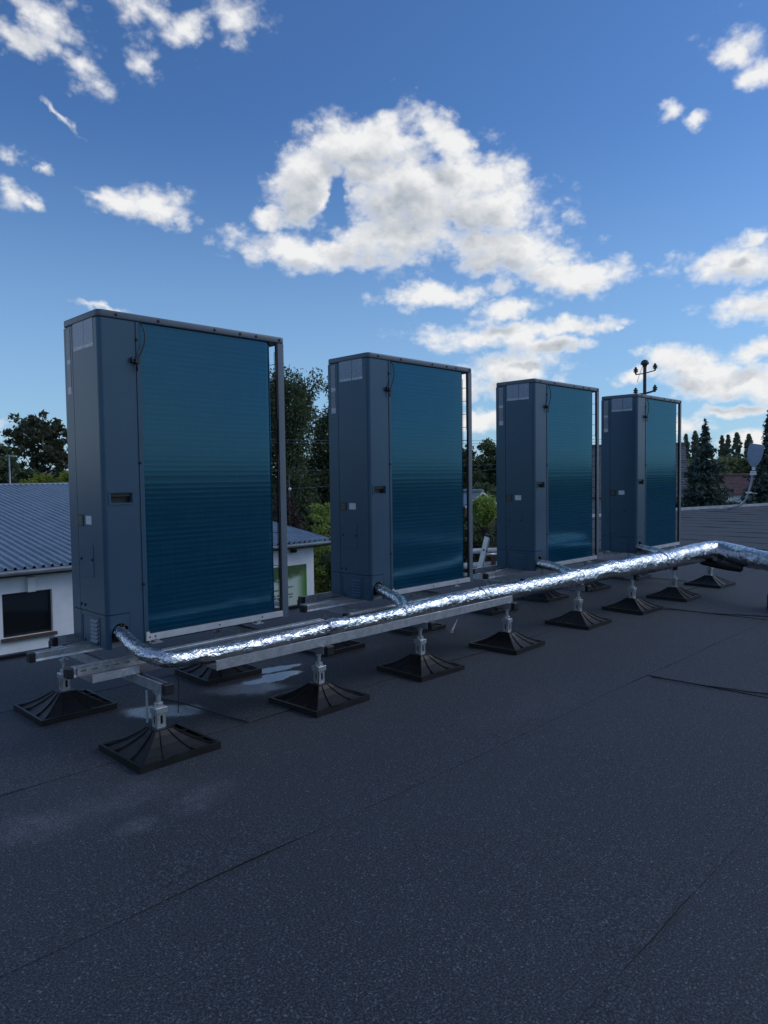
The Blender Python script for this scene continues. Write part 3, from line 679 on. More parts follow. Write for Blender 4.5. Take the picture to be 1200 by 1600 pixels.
    b = MB(); b.box((1.040, 0.004, 1.16), (1.0485, 0.016, 1.5845)); b.box((1.044, 0.004, 0.95), (1.0485, 0.016, 1.159)); b.box((1.040, 0.004, 0.045), (1.0485, 0.016, 0.949))
    b.build('post_inner_flange', MAT['dark'], t)  # black strip forming the inner flange of the post
    b = MB(); b.box((1.08, D_-0.06, 0.012), (L_, D_-0.014, 1.5845)); b.build('corner_post', MAT['lid'], t)
    b = MB()
    for z in np.arange(0.10, 1.56, 0.0985): b.tube([(1.085, 0.041, z), (1.085, D_-0.06, z)], 0.0019, 5)
    for y in (0.085, 0.20, 0.30): b.tube([(1.088, y, 0.05), (1.088, y, 1.55)], 0.0019, 5)
    b.build('wire_guard', MAT['dark'], t)
    b = MB(); b.box((1.00, 0.345, 0.044), (1.075, D_-0.016, 1.57)); b.build('coil_end_plate', MAT['rail'], t)
    # sensor lead and clip at the coil's top corner
    P = [tuple(p) for p in spline([(0.216, -0.003, 1.584), (0.228, -0.012, 1.54), (0.225, -0.018, 1.49), (0.208, -0.020, 1.445), (0.190, -0.020, 1.41), (0.184, -0.018, 1.38), (0.184, -0.016, 1.345)], 0.012)]
    b = MB(); b.tube(P, 0.0036, 6); b.build('sensor_cable', MAT['dark'], t, smooth=True)
    b = MB(); b.box((0.172, -0.026, 1.382), (0.194, -0.0045, 1.402)); b.box((0.156, -0.020, 1.386), (0.1715, 0.0, 1.392)); b.box((0.156, -0.020, 1.3925), (0.160, -0.004, 1.410))
    b.build('cable_clip', MAT['dark'], t)
    # copper stubs inside the opening
    for x in (0.085, 0.10):
        b = MB(); b.tube([(x, 0.03, 0.024), (x, 0.03, 0.16)], 0.005, 8); b.build('copper_pipe', MAT['copper'], t, smooth=True)
    return t
UZ = 0.34
UNITS = [(0.0, 0.0, 0.0, 'grey heat pump with teal coil nearest the camera, at the left end of the row'),
         (1.783, 0.012, 0.0, 'second grey heat pump from the left, in front of the tall tree and green shrub'),
         (3.719, 0.006, -0.6, 'third grey heat pump from the left, to the right of the ladder top'),
         (5.512, -0.05, -0.1, 'grey heat pump farthest from the camera, below the insulator mast')]
proto = heat_pump(UNITS[0][3])
for i, (x, y, a, lab) in enumerate(UNITS):
    o = proto if i == 0 else copy_tree(proto)
    o.location = (x, y, UZ); o.rotation_euler = (0, 0, R(a)); o['label'] = lab

# ------------------------------------------------------------------ support steelwork
A, TH, GP = 0.0205, 0.0025, 0.011
PROF = [(-A,-A),(A,-A),(A,A),(GP,A),(GP,A-0.006),(GP+TH,A-0.006),(GP+TH,A-TH),(A-TH,A-TH),(A-TH,-A+TH),(-A+TH,-A+TH),(-A+TH,A-TH),(-GP-TH,A-TH),(-GP-TH,A-0.006),(-GP,A-0.006),(-GP,A)]
capm = MB(); capm.box((-0.016, -0.0235, -0.0235), (0.014, 0.0235, 0.0235))
_c = capm.build('cap_source', MAT['dark'], bevel=0.005, bseg=2); CAP = _c.data; bpy.data.objects.remove(_c)
def strut(axis, a0, a1, b, z, label, group, caps=(True, True)):
    """slotted channel, open side up, between a0 and a1 on its axis"""
    loc = ((a0+a1)/2, b, z) if axis == 'x' else (b, (a0+a1)/2, z)
    t = thing('strut_channel', label, 'strut channel', loc, 0 if axis == 'x' else R(90), group)
    h = (a1-a0)/2
    m = MB(); m.prism(PROF, -h, h, axis='x'); m.build('channel', MAT['galv'], t)
    if caps[0]: inst(CAP, 'end_cap', t, (-h-0.006, 0, 0))
    if caps[1]: inst(CAP, 'end_cap', t, (h+0.006, 0, 0), (0, 0, R(180)))
    return t
FX = [(-0.023, 'first'), (0.872, 'first'), (1.672, 'second'), (2.517, 'second'), (3.50, 'third'), (4.315, 'third'), (5.12, 'fourth'), (6.11, 'fourth')]
NTH = {'first': 'nearest', 'second': 'second', 'third': 'third', 'fourth': 'farthest'}
FY, BY = -0.525, 0.335
ZT, ZL = 0.28, 0.3205
gT, gL = 'cross channels under the heat pumps', 'long channels under the heat pumps'
for i, (x, w) in enumerate(FX):
    side = 'left' if i % 2 == 0 else 'right'
    strut('y', -0.60, 0.60, x, ZT, f'galvanised cross channel with black end cap under the {side} end of the {NTH[w]} heat pump', gT)
for i, (x, y, a, lab) in enumerate(UNITS):
    w = ('nearest', 'second', 'third', 'farthest')[i]
    x0 = (-0.262, 1.40, 3.34, 5.02)[i]; x1 = x+1.20
    strut('x', x0, x1, 0.235, ZL-0.0005, f'long galvanised channel jutting out left under the middle of the {w} heat pump', gL)
    strut('x', (-0.055, 1.60, 3.50, 5.2)[i], x+1.42 if i < 3 else x+1.2, 0.50, ZL-0.0005, f'long galvanised channel along the back edge of the {w} heat pump', gL)
for i, (x0, x1) in enumerate(((-0.256, 1.20), (1.385, 2.95), (3.26, 4.85), (5.0, 6.3))):
    w = ('nearest', 'second', 'third', 'farthest')[i]
    strut('x', x0, x1, -0.188, ZL-0.0005, f'long galvanised channel running just behind the foil pipe by the {w} heat pump', gL)

# feet: ribbed rubber pad, square tube with slot, collar, nut, threaded rod
def pad_mesh():
    b = MB(); s = 0.185
    b.box((-s, -s, -0.004), (s, s, 0.012))
    for a, c in (((-s, -s), (s, -s+0.012)), ((-s, s-0.012), (s, s)), ((-s, -s+0.0125), (-s+0.012, s-0.0125)), ((s-0.012, -s+0.0125), (s, s-0.0125))):
        b.box((*a, 0.0125), (*c, 0.024))
    lv = [(0.166, 0.0125), (0.134, 0.027), (0.096, 0.0475), (0.060, 0.0735), (0.040, 0.0925)]
    for (ra, za), (rb, zb) in zip(lv, lv[1:]):
        qa = [(-ra, -ra), (ra, -ra), (ra, ra), (-ra, ra)]; qb = [(-rb, -rb), (rb, -rb), (rb, rb), (-rb, rb)]
        for i in range(4):
            j = (i+1) % 4; b.add([(*qa[i], za), (*qa[j], za), (*qb[j], zb), (*qb[i], zb)], [(0,1,2,3)])
    b.box((-0.042, -0.042, 0.090), (0.042, 0.042, 0.096))
    # thin ribs running down the flanks
    def rib(dx, dy, tx, ty, k):
        prev = None
        pts = [(0.042, 0.094), (0.062, 0.078), (0.10, 0.052), (0.14, 0.030), (0.172, 0.0235)]
        for (ra, za), (rb, zb) in zip(pts, pts[1:]):
            wa, wb = k*ra, k*rb; e = 0.0022
            pa = Vector((dx*ra+tx*wa, dy*ra+ty*wa, za)); pb = Vector((dx*rb+tx*wb, dy*rb+ty*wb, zb)); n = Vector((tx, ty, 0))*e
            if k == 9: n = Vector((-dy, dx, 0)).normalized()*e
            b.add([pa-n, pa+n, pb+n, pb-n, pa-n-Vector((0,0,0.022)), pa+n-Vector((0,0,0.022)), pb+n-Vector((0,0,0.016)), pb-n-Vector((0,0,0.016))],
                  [(0,1,2,3), (0,3,7,4), (1,5,6,2), (0,4,5,1), (3,2,6,7)])
    for dx, dy, tx, ty in ((1,0,0,1), (-1,0,0,1), (0,1,1,0), (0,-1,1,0)):
        for k in (-0.42, 0.42): rib(dx, dy, tx, ty, k)
    for sx, sy in ((1,1), (1,-1), (-1,1), (-1,-1)):
        pts = [(0.042, 0.094), (0.062, 0.078), (0.10, 0.052), (0.14, 0.030), (0.170, 0.0235)]; n = Vector((-sy, sx, 0)).normalized()*0.0024
        for (ra, za), (rb, zb) in zip(pts, pts[1:]):
            pa = Vector((sx*ra, sy*ra, za)); pb = Vector((sx*rb, sy*rb, zb)); d1 = Vector((0, 0, 0.02))
            b.add([pa-n, pa+n, pb+n, pb-n, pa-n-d1, pa+n-d1, pb+n-d1, pb-n-d1], [(0,1,2,3), (0,3,7,4), (1,5,6,2), (0,4,5,1), (3,2,6,7)])
    return b
def support_foot(label, group):
    t = thing('support_foot', label, 'support foot', group=group)
    pad_mesh().build('rubber_pad', MAT['rubber'], t, bevel=0.0)
    b = MB(); h = 0.0215
    b.panel(lambda u_, v_, w: (u_, -h+w, v_), -h, h, 0.096, 0.156, [(-0.005, 0.007, 0.112, 0.148)], depth=0.003)
    b.panel(lambda u_, v_, w: (-h+w, u_, v_), -h, h, 0.096, 0.156, [(-0.005, 0.005, 0.112, 0.148)], depth=0.003)
    b.box((h-0.003, -h, 0.096), (h, h, 0.156)); b.box((-h, h-0.003, 0.096), (h-0.0031, h, 0.156))
    b.build('square_tube', MAT['galv'], t)
    b = MB(); b.box((-0.012, -0.012, 0.10), (0.012, 0.012, 0.155)); b.build('tube_core', MAT['void'], t)
    b = MB(); b.box((-0.027, -0.027, 0.1565), (0.027, 0.027, 0.184)); b.build('collar', MAT['galv'], t, bevel=0.003, bseg=2)
    b = MB(); b.lathe([(0.021, 0.1845), (0.021, 0.199), (0.017, 0.2015)], seg=6); b.build('nut', MAT['galv'], t)
    b = MB(); b.lathe([(0.016, 0.2355), (0.016, 0.247)], seg=6); b.build('nut', MAT['galv'], t)
    b = MB(); b.lathe([(0.024, 0.2475), (0.024, 0.2505)], seg=14); b.build('washer', MAT['galv'], t)
    b = MB(); b.lathe([(0.0105, 0.2017), (0.0105, 0.259)], seg=10); b.build('threaded_rod', MAT['galv'], t, smooth=True, auto=40)
    return t
FRONT_LABELS = ['black ribbed foot at the front left corner, nearest the camera', 'front foot under the tray, right of the water puddle under the nearest heat pump',
  'front foot under the left half of the second heat pump and mid tray', 'front foot below the right end of the tray lip', 'front foot under the left end of the third heat pump, first past the tray end',
  'front foot under the right end of the third heat pump', 'front foot under the left end of the farthest heat pump', 'last front foot, below the bend of the foil pipe']
BACK_LABELS = ['black rear foot at the far left, beside the capped channel ends', 'rear foot seen behind the left end of the tray lip', 'rear foot under the left end of the second heat pump', 'rear foot under the right end of the second heat pump',
  'rear foot under the left end of the third heat pump', 'rear foot under the right end of the third heat pump', 'rear foot under the left end of the farthest heat pump', 'rear foot under the right end of the farthest heat pump']
foot = support_foot(FRONT_LABELS[0], 'rubber support feet')
for row, (yy, labs) in enumerate(((FY, FRONT_LABELS), (BY, BACK_LABELS))):
    for i, (x, w) in enumerate(FX):
        o = foot if row == 0 and i == 0 else copy_tree(foot)
        jit = (-0.545-yy if False else 0)
        fy = yy+(0, 0.0, 0.012, -0.02, 0, -0.05, -0.07, -0.03)[i]*(1 if row == 0 else 0.3)
        fx = x if row == 0 else x-0.055*(i < 2)
        o.location = (fx, fy, 0.005); o.rotation_euler = (0, 0, R((0, 2, -2, 3, 1, -1.5, 2, -3)[i]*(1 if row == 0 else -1))); o['label'] = labs[i]

# cable trays (perforated)
def slots(n, a0, a1, w, v0, v1): 
    st = (a1-a0)/n
    return [(a0+st*(i+0.5)-w/2, a0+st*(i+0.5)+w/2, v0, v1) for i in range(n)]
t = thing('cable_tray', 'short narrow perforated tray at the left end under the foil pipe', 'cable tray', (0, 0, 0), group='perforated cable trays')
x0, x1, ya, yb, zb, zt = -0.235, 0.115, -0.365, -0.215, 0.3025, 0.348
b = MB(); b.panel(lambda u_, v_, w: (u_, yb+w, v_), x0, x1, zb, zt, slots(7, x0, x1, 0.025, 0.320, 0.327), depth=0.0015); b.box((x0, yb-0.010, zt-0.0015), (x1, yb-0.0005, zt)); b.build('side_wall', MAT['galv'], t)
b = MB(); b.panel(lambda u_, v_, w: (u_, v_, zb-w), x0, x1, ya+0.002, yb-0.001, slots(7, x0, x1, 0.025, -0.31, -0.30)+slots(7, x0, x1, 0.025, -0.27, -0.26), depth=0.0015); b.build('tray_floor', MAT['dull'], t)
b = MB(); b.box((x0, ya, zb), (x1-0.14, ya+0.0015, zt-0.012)); b.box((x0, ya+0.0016, zt-0.0135), (x1-0.14, ya+0.011, zt-0.012)); b.build('side_wall', MAT['galv'], t)
t = thing('cable_tray', 'long perforated tray with a bright front lip carrying the foil pipe', 'cable tray', (0, 0, 0), group='perforated cable trays')
x0, x1, ya, yb, zb, zt = 0.235, 2.54, -0.575, -0.245, 0.3025, 0.343
b = MB(); b.panel(lambda u_, v_, w: (u_, v_, zb-w), x0, x1, ya+0.002, yb-0.001, slots(44, x0, x1, 0.026, -0.55, -0.542)+slots(44, x0, x1, 0.026, -0.515, -0.507)+slots(44, x0, x1, 0.026, -0.40, -0.39), depth=0.0015); b.build('tray_floor', MAT['dull'], t)
b = MB()
for a, c in ((x0, 0.888), (0.8895, 1.43), (1.4315, x1)): b.box((a, ya, zb-0.004), (c, ya+0.0015, zt)); b.box((a, ya+0.0016, zt-0.0015), (c, ya+0.012, zt))
b.build('front_lip', MAT['galv'], t)
b = MB(); b.box((x0, yb, zb), (x1, yb+0.0015, zt)); b.box((x0, yb-0.012, zt-0.0015), (x1, yb-0.0005, zt)); b.build('side_wall', MAT['galv'], t)
# loose threaded rod lying across under the tray and one hanging at the corner
b = MB(); b.tube([(-0.066, -0.505, 0.125), (-0.066, -0.505, 0.262)], 0.005, 8)
tag(b.build('threaded_rod', MAT['galv'], smooth=True, auto=40), 'thin threaded rod hanging below the first cross channel', 'threaded rod')
b = MB(); b.tube([(2.05, -0.50, 0.268), (1.86, -0.60, 0.215)], 0.006, 8); b.lathe([(0.011, -0.008), (0.011, 0.008)], (1.86, -0.60, 0.215), 8)
tag(b.build('threaded_rod', MAT['galv'], smooth=True, auto=40), 'grey rod slanting down from under the tray beside the second heat pump', 'threaded rod')

# ------------------------------------------------------------------ foil-wrapped pipe
def foil_tube(name, pts, parent, step=0.012, seg=36, seed=0.0, flat=0.0):
    P = spline(pts, step); n = len(P); vs = []; ctr = [Vector(p[:3]) for p in P]
    N = Vector((0, 0, 1))
    for i in range(n):
        T = (ctr[min(i+1, n-1)]-ctr[max(i-1, 0)]).normalized(); N = (N-T*N.dot(T)).normalized(); B = T.cross(N); rad = P[i][3]
        for k_ in range(seg):
            a = 2*math.pi*k_/seg; d = N*math.cos(a)+B*math.sin(a); p = ctr[i]+d*rad
            q = Vector((p.x*1.0, p.y*1.0, p.z*1.0))
            w = noise.noise(q*Vector((9, 22, 22))+Vector((seed, 0, 0)))*0.075+noise.noise(q*Vector((3.5, 6, 6))+Vector((seed, 3, 0)))*0.10
            rid = abs(noise.noise(q*Vector((34, 46, 46))+Vector((seed, 5, 0))))
            rid2 = abs(noise.noise(q*Vector((80, 90, 90))+Vector((seed, 9, 0))))
            rr = rad*(1+w)-0.0065*(0.5-rid)-0.0035*(0.5-rid2)
            if flat and math.cos(a) < 0: rr *= 1+flat*(-math.cos(a))
            vs.append(ctr[i]+d*rr)
    fs = [(i*seg+k_, i*seg+(k_+1) % seg, (i+1)*seg+(k_+1) % seg, (i+1)*seg+k_) for i in range(n-1) for k_ in range(seg)]
    fs += [tuple(range(seg))[::-1], tuple((n-1)*seg+k_ for k_ in range(seg))]
    m = MB(); m.add(vs, fs); return m.build(name, MAT['foil'], parent, smooth=True)
pl = thing('pipe_line', 'crinkled silver foil insulated pipe running along all four heat pumps', 'insulated pipe', (0, 0, 0))
foil_tube('main_pipe', [(0.060,0.075,0.435,0.030),(0.058,0.0,0.425,0.031),(0.045,-0.10,0.408,0.033),(0.020,-0.24,0.392,0.036),(0.015,-0.37,0.380,0.037),(0.060,-0.45,0.362,0.037),(0.13,-0.462,0.352,0.036),(0.20,-0.45,0.347,0.036),(0.43,-0.44,0.338,0.036),(0.78,-0.44,0.342,0.036),(0.98,-0.44,0.348,0.036),(1.06,-0.44,0.350,0.036)], pl, seed=1)
foil_tube('main_pipe', [(1.0,-0.44,0.3495,0.038),(1.05,-0.44,0.352,0.046),(1.12,-0.44,0.351,0.043),(1.2,-0.44,0.349,0.038),(1.4,-0.44,0.344,0.039),(1.78,-0.45,0.354,0.045),(2.02,-0.45,0.356,0.050),(2.34,-0.46,0.358,0.053),(2.73,-0.48,0.356,0.056),(3.2,-0.515,0.361,0.060),(3.6,-0.545,0.369,0.065),(3.86,-0.57,0.380,0.071),(4.1,-0.60,0.379,0.077),(4.33,-0.612,0.387,0.078),(4.6,-0.63,0.383,0.081),(4.9,-0.645,0.384,0.081),(5.12,-0.65,0.392,0.085),(5.35,-0.655,0.388,0.087),(5.6,-0.67,0.394,0.091),(5.76,-0.76,0.392,0.097),(5.68,-0.92,0.386,0.094),(5.50,-1.13,0.378,0.088),(5.36,-1.33,0.372,0.083),(5.2,-1.7,0.36,0.08),(5.1,-2.4,0.34,0.08),(5.0,-4.2,0.33,0.08)], pl, seed=2, flat=0.12)
for i, (pts) in enumerate((
    [(1.845,0.07,0.43,0.028),(1.84,0.0,0.42,0.030),(1.80,-0.10,0.41,0.033),(1.76,-0.20,0.402,0.036),(1.68,-0.36,0.385,0.037),(1.60,-0.45,0.357,0.036)],
    [(3.785,0.07,0.42,0.030),(3.76,0.0,0.41,0.032),(3.70,-0.12,0.406,0.036),(3.62,-0.28,0.400,0.040),(3.50,-0.44,0.39,0.042),(3.42,-0.54,0.372,0.042)],
    [(5.575,0.02,0.405,0.028),(5.52,-0.08,0.405,0.032),(5.35,-0.27,0.402,0.038),(5.2,-0.45,0.396,0.042),(5.05,-0.60,0.385,0.044)])):
    foil_tube('branch_pipe', pts, pl, seed=5+i, seg=28)
for x, y, z, rr in ((2.36, -0.46, 0.358, 0.055), (1.62, -0.446, 0.349, 0.043), (3.45, -0.534, 0.3662, 0.0645), (4.75, -0.637, 0.3838, 0.0835)):
    foil_tube('tape_band', [(x-0.03, y+0.002, z, rr), (x, y, z, rr+0.002), (x+0.03, y-0.002, z, rr)], pl, seed=x, seg=32)
# dark insulation hanging under the bend
b = MB(); P = spline([(5.72,-0.60,0.290),(5.66,-0.74,0.275),(5.56,-0.93,0.268),(5.46,-1.08,0.275)], 0.03); b.tube([tuple(p) for p in P], [0.012]+[0.035]*(len(P)-2)+[0.012], 12)
b.build('bare_insulation', MAT['rubber'], pl, smooth=True)
# tufts of wire hanging under the foil
for i, (x, z0) in enumerate(((4.9, 0.30), (5.0, 0.30), (5.15, 0.30), (0.335, 0.31))):
    b = MB(); b.tube([(x, -0.50, z0), (x+0.004, -0.503, z0-0.05)] if i < 3 else [(0.115, -0.445, 0.335), (0.118, -0.447, 0.22), (0.112, -0.446, 0.11)], 0.0022, 5); b.build('tie_wire', MAT['dark'], pl)
# block at the right edge of the picture
b = MB(); b.box((5.02, -1.62, 0.004), (5.22, -1.42, 0.13)); b.box((5.05, -1.59, 0.1305), (5.19, -1.45, 0.15)); b.tube([(5.12, -1.52, 0.15), (5.12, -1.52, 0.262)], 0.02, 10)
tag(b.build('pipe_support', MAT['dark'], bevel=0.004), 'dark block standing under the foil pipe at the right edge', 'pipe support')

# ------------------------------------------------------------------ neighbouring buildings
def stepped(b, p00, p10, p11, p01, n, up, mi=0):
    """roof slope laid in n courses, each lapping the one below by a small step"""
    p00, p10, p11, p01 = map(Vector, (p00, p10, p11, p01)); upv = Vector(up)
    for i in range(n):
        t0, t1 = i/n, (i+1)/n
        a, c = p00.lerp(p01, t0)+upv, p10.lerp(p11, t0)+upv; d, e = p00.lerp(p01, t1), p10.lerp(p11, t1)
        b.add([a, c, e, d, a-upv, c-upv], [(0,1,2,3), (0,4,5,1)], mi)
WY = 14.0
bw = thing('workshop_building', 'white plastered workshop with a blue grey ribbed metal roof behind the heat pumps', 'building', (0, 0, 0))
bx0, bx1, eave = -12.0, 12.98, -0.86
rz_wall = 0.93
win = (3.93, 5.02, -2.36, -1.36)
win2 = (-1.2, -0.1, -2.36, -1.36)
b = MB()
b.panel(lambda u_, v_, w: (u_, WY+w, v_), bx0, bx1, GZ, eave, [win, win2], depth=0.16)
b.prism([(WY+0.17, GZ), (30, GZ), (30, rz_wall-0.6), (26, rz_wall), (WY+0.17, eave)], bx1-0.2, bx1, axis='x'); b.prism([(WY+0.17, GZ), (30, GZ), (30, rz_wall-0.6), (26, rz_wall), (WY+0.17, eave)], bx0, bx0+0.2, axis='x'); b.box((bx0+0.2, 29.8, GZ), (bx1-0.2, 30, rz_wall-0.6)); b.box((bx0+0.2, WY+1.2, GZ+0.1), (bx1-0.2, WY+1.4, eave), 1)
b.build('wall', [MAT['plaster'], MAT['void']], bw)
for wv in (win, win2):
    fr = MB(); a, c, d, e = wv
    for q in (((a, d), (a+0.05, e)), ((c-0.05, d), (c, e)), ((a+0.05, d), (c-0.05, d+0.05)), ((a+0.05, e-0.05), (c-0.05, e))): fr.box((q[0][0]+0.001, WY+0.10, q[0][1]+0.001), (q[1][0]-0.001, WY+0.155, q[1][1]-0.001))
    fr = fr.build('window', MAT['dark'], bw)
    m = MB(); m.box((a+0.05, WY+0.12, d+0.05), (c-0.05, WY+0.128, e-0.05)); m.build('pane', MAT['glass'], fr)
    m = MB(); m.box((a-0.05, WY-0.09, d-0.075), (c+0.06, WY+0.10, d-0.002)); m.build('sill', MAT['wood'], fr)
# roof of ribbed sheets, hipped at the right end
rf = MB(); rf.box((bx0-0.2, WY-0.36, eave-0.10), (bx1+0.38, WY-0.01, eave-0.002)); rf = rf.build('roof', MAT['wood'], bw)
ey, ez, ry, rz = WY-0.42, eave+0.075, 26.0, 1.02
slope = (rz-ez)/(ry-ey); hipx = bx1+0.42
def zfront(y): return ez+(y-ey)*slope
def ytop(x):   # where a sheet at x meets the hip or the ridge
    return ry
for s_ in range(26):
    xa = bx0-0.4+s_*1.0; m = MB()
    ribs = []
    for q in range(5):
        u0 = xa+q*0.2
        ribs += [(u0, 0), (u0+0.055, 0), (u0+0.072, 0.055), (u0+0.118, 0.055), (u0+0.135, 0)]
    ribs.append((xa+1.0, 0))
    if xa > hipx: break
    vs = []; fs = []
    for (x, h) in ribs:
        x = min(x, hipx); vs += [(x, ey, ez+h), (x, ytop(x), zfront(ytop(x))+h*(1 if ytop(x) > ey+0.1 else 0)), (x, ey, ez+h-0.004)]
    for i in range(len(ribs)-1): fs += [(3*i, 3*i+3, 3*i+4, 3*i+1), (3*i, 3*i+2, 3*i+5, 3*i+3)]
    m.add(vs, fs); m.build('roof_sheet', MAT['sheet'], rf)
m = MB(); m.add([(hipx, ry, rz), (bx0-0.4, ry, rz), (bx0-0.4, 30.6, rz-0.7), (hipx, 30.6, rz-0.7)], [(0,1,2,3)])
m.build('roof_slope', MAT['sheet'], rf)
m = MB(); m.tube([(bx0-0.4, ry, rz+0.02), (hipx, ry, rz+0.02)], 0.055, 8); m.obox(((hipx+0.012), (ry+ey)/2, (rz+ez)/2-0.03), (0.012, 0, 0), (0, (ry-ey)/2, (rz-ez)/2), (0, 0, 0.08)); m.build('ridge_cap', MAT['sheet'], rf)
m = MB(); prof = [(WY-0.50+0.07*math.cos(R(a)), eave+0.03+0.07*math.sin(R(a))) for a in range(180, 361, 20)]+[(WY-0.50+0.062*math.cos(R(a)), eave+0.03+0.062*math.sin(R(a))) for a in range(360, 179, -20)]
m.prism(prof, bx0-0.4, hipx, axis='x'); m.box((bx0-0.4, WY-0.425, eave-0.04), (hipx, WY-0.41, eave+0.06)); m.build('gutter', MAT['zinc'], bw)
m = MB(); m.box((4.44, WY-0.13, -1.36), (4.62, WY-0.001, -1.02)); m.build('vent_box', MAT['white_paint'], bw, bevel=0.01)
m = MB(); m.box((12.06, WY-0.16, -1.10), (12.20, WY-0.001, -1.0)); m.box((12.10, WY-0.2, -1.09), (12.16, WY-0.161, -1.03)); tag(m.build('wall_lamp', MAT['dark'], bevel=0.005), 'small black wall lamp above the green sign', 'wall lamp')

def sign_mat():
    m, t, b_ = mat('sign_print')
    tc = t.n('ShaderNodeTexCoord'); g_ = tc.outputs['Generated']; sp = t.n('ShaderNodeSeparateXYZ'); t.l(g_, sp.inputs[0])
    wv = t.math('ADD', sp.outputs[2], t.math('MULTIPLY', t.math('SUBTRACT', t.noise(g_, 5, 3), 0.5), 0.35))
    curve = t.math('ADD', wv, t.math('MULTIPLY', t.math('POWER', sp.outputs[0], 4.0), -0.22))
    leaves = t.mix(t.noise(g_, 16, 4), (0.015, 0.035, 0.012), (0.10, 0.19, 0.06))
    pale = t.mix(t.smooth(sp.outputs[0], 0.80, 0.98), (0.50, 0.60, 0.52), (0.06, 0.22, 0.03))
    c = t.mix(t.smooth(curve, 0.56, 0.72), pale, leaves)
    t.l(c, b_.inputs['Base Color']); b_.inputs['Roughness'].default_value = 0.5
    return m
t = thing('sign_board', 'green and white printed sign on the white workshop wall', 'sign', (0, 0, 0))
m = MB(); m.box((10.3, WY-0.035, -2.72), (12.66, WY-0.002, -1.50)); m.build('sign_panel', sign_mat(), t)
for i, (x, w, z, h) in enumerate(((11.32, 0.45, -2.20, 0.045), (11.9, 0.22, -2.14, 0.05), (11.30, 0.8, -2.36, 0.05), (11.32, 0.75, -2.45, 0.05), (11.34, 0.55, -2.54, 0.05), (10.6, 0.5, -2.36, 0.05), (10.6, 0.6, -2.45, 0.05), (10.6, 0.4, -2.2, 0.05), (10.6, 0.55, -2.54, 0.05))):
    q = MB(); xx = x
    rng = random.Random(i)
    while xx < x+w:
        ww = rng.uniform(0.03, 0.05)
        q.box((xx, WY-0.0372, z-h*0.5*rng.uniform(0.6, 1)), (xx+ww*0.72, WY-0.0352, z+h*0.5*rng.uniform(0.5, 1))); xx += ww+(0.03 if rng.random() < 0.18 else 0)
    q.build('print_line', MAT['void'], t)

# far houses
def house(name, label, c, rz, lx, ly, z_eave, z_ridge, tile, wallm, hip, n, over=0.3):
    h = thing(name, label, 'house', (c[0], c[1], GZ), rz)
    ze, zr = z_eave-GZ, z_ridge-GZ
    m = MB(); m.box((-lx/2, -ly/2, 0), (lx/2, ly/2, ze))
    if not hip:
        for s_ in (-1, 1): m.add([(s_*lx/2, -ly/2, ze), (s_*lx/2, ly/2, ze), (s_*lx/2, 0, zr-0.06)], [(0,1,2)])
    m.build('wall', wallm, h)
    m = MB(); X, Y = lx/2+over, ly/2+over; rx = (lx/2-ly/2*0.8 if hip else X)
    stepped(m, (-X, -Y, ze-0.05), (X, -Y, ze-0.05), (rx, 0, zr), (-rx, 0, zr), n, (0, 0, 0.045)); stepped(m, (X, Y, ze-0.05), (-X, Y, ze-0.05), (-rx, 0, zr), (rx, 0, zr), n, (0, 0, 0.045))
    if hip: stepped(m, (X, -Y, ze-0.05), (X, Y, ze-0.05), (rx, 0, zr), (rx, 0, zr), n, (0, 0, 0.045)); stepped(m, (-X, Y, ze-0.05), (-X, -Y, ze-0.05), (-rx, 0, zr), (-rx, 0, zr), n, (0, 0, 0.045))
    else:
        for s_ in (-1, 1):
            for t_ in (-1, 1): m.add([(s_*X, t_*Y, ze-0.12), (s_*X, t_*Y, ze-0.02), (s_*X, 0, zr+0.02), (s_*X, 0, zr-0.1)], [(0,1,2,3)], 1)
    rfm = m.build('roof', [tile, MAT['white_paint']], h)
    m = MB(); m.tube([(-rx, 0, zr+0.04), (rx, 0, zr+0.04)], 0.10, 8); m.build('ridge_cap', tile, rfm)
    for x in (-lx*0.25, lx*0.2):
        w_ = MB(); w_.box((x-0.5, -ly/2-0.03, ze-1.7), (x+0.5, -ly/2+0.02, ze-0.5)); w_ = w_.build('window', MAT['white_paint'], h)
        p_ = MB(); p_.box((x-0.42, -ly/2-0.036, ze-1.62), (x+0.42, -ly/2-0.0305, ze-0.58)); p_.build('pane', MAT['glass'], w_)
    return h
house('tiled_house', 'house with a grey tiled hip roof showing beside the farthest heat pump', (40.2, 18.0), R(-65), 8.0, 7.0, -0.15, 2.85, MAT['greytile'], simple('grey_render', (0.30, 0.33, 0.37), 0.9), False, 22)
house('small_house', 'small house with a red brown tiled roof and white gable left of the dish', (56.2, 15.9), R(-58), 3.2, 3.6, -0.45, 0.92, MAT['redtile'], MAT['plaster'], False, 14)
house('garden_shed', 'small shed with a pale blue roof behind the ball shaped tree', (29.6, 21.6), R(-94), 3.4, 2.4, -0.42, 0.30, MAT['sheet'], MAT['wood'], False, 1, 0.18)
house('pale_house', 'pale bluish house end showing under the large round tree', (28.2, 83), R(0), 7, 6, 0.6, 2.4, MAT['greytile'], simple('pale_blue_render', (0.42, 0.47, 0.58), 0.9), False, 10)

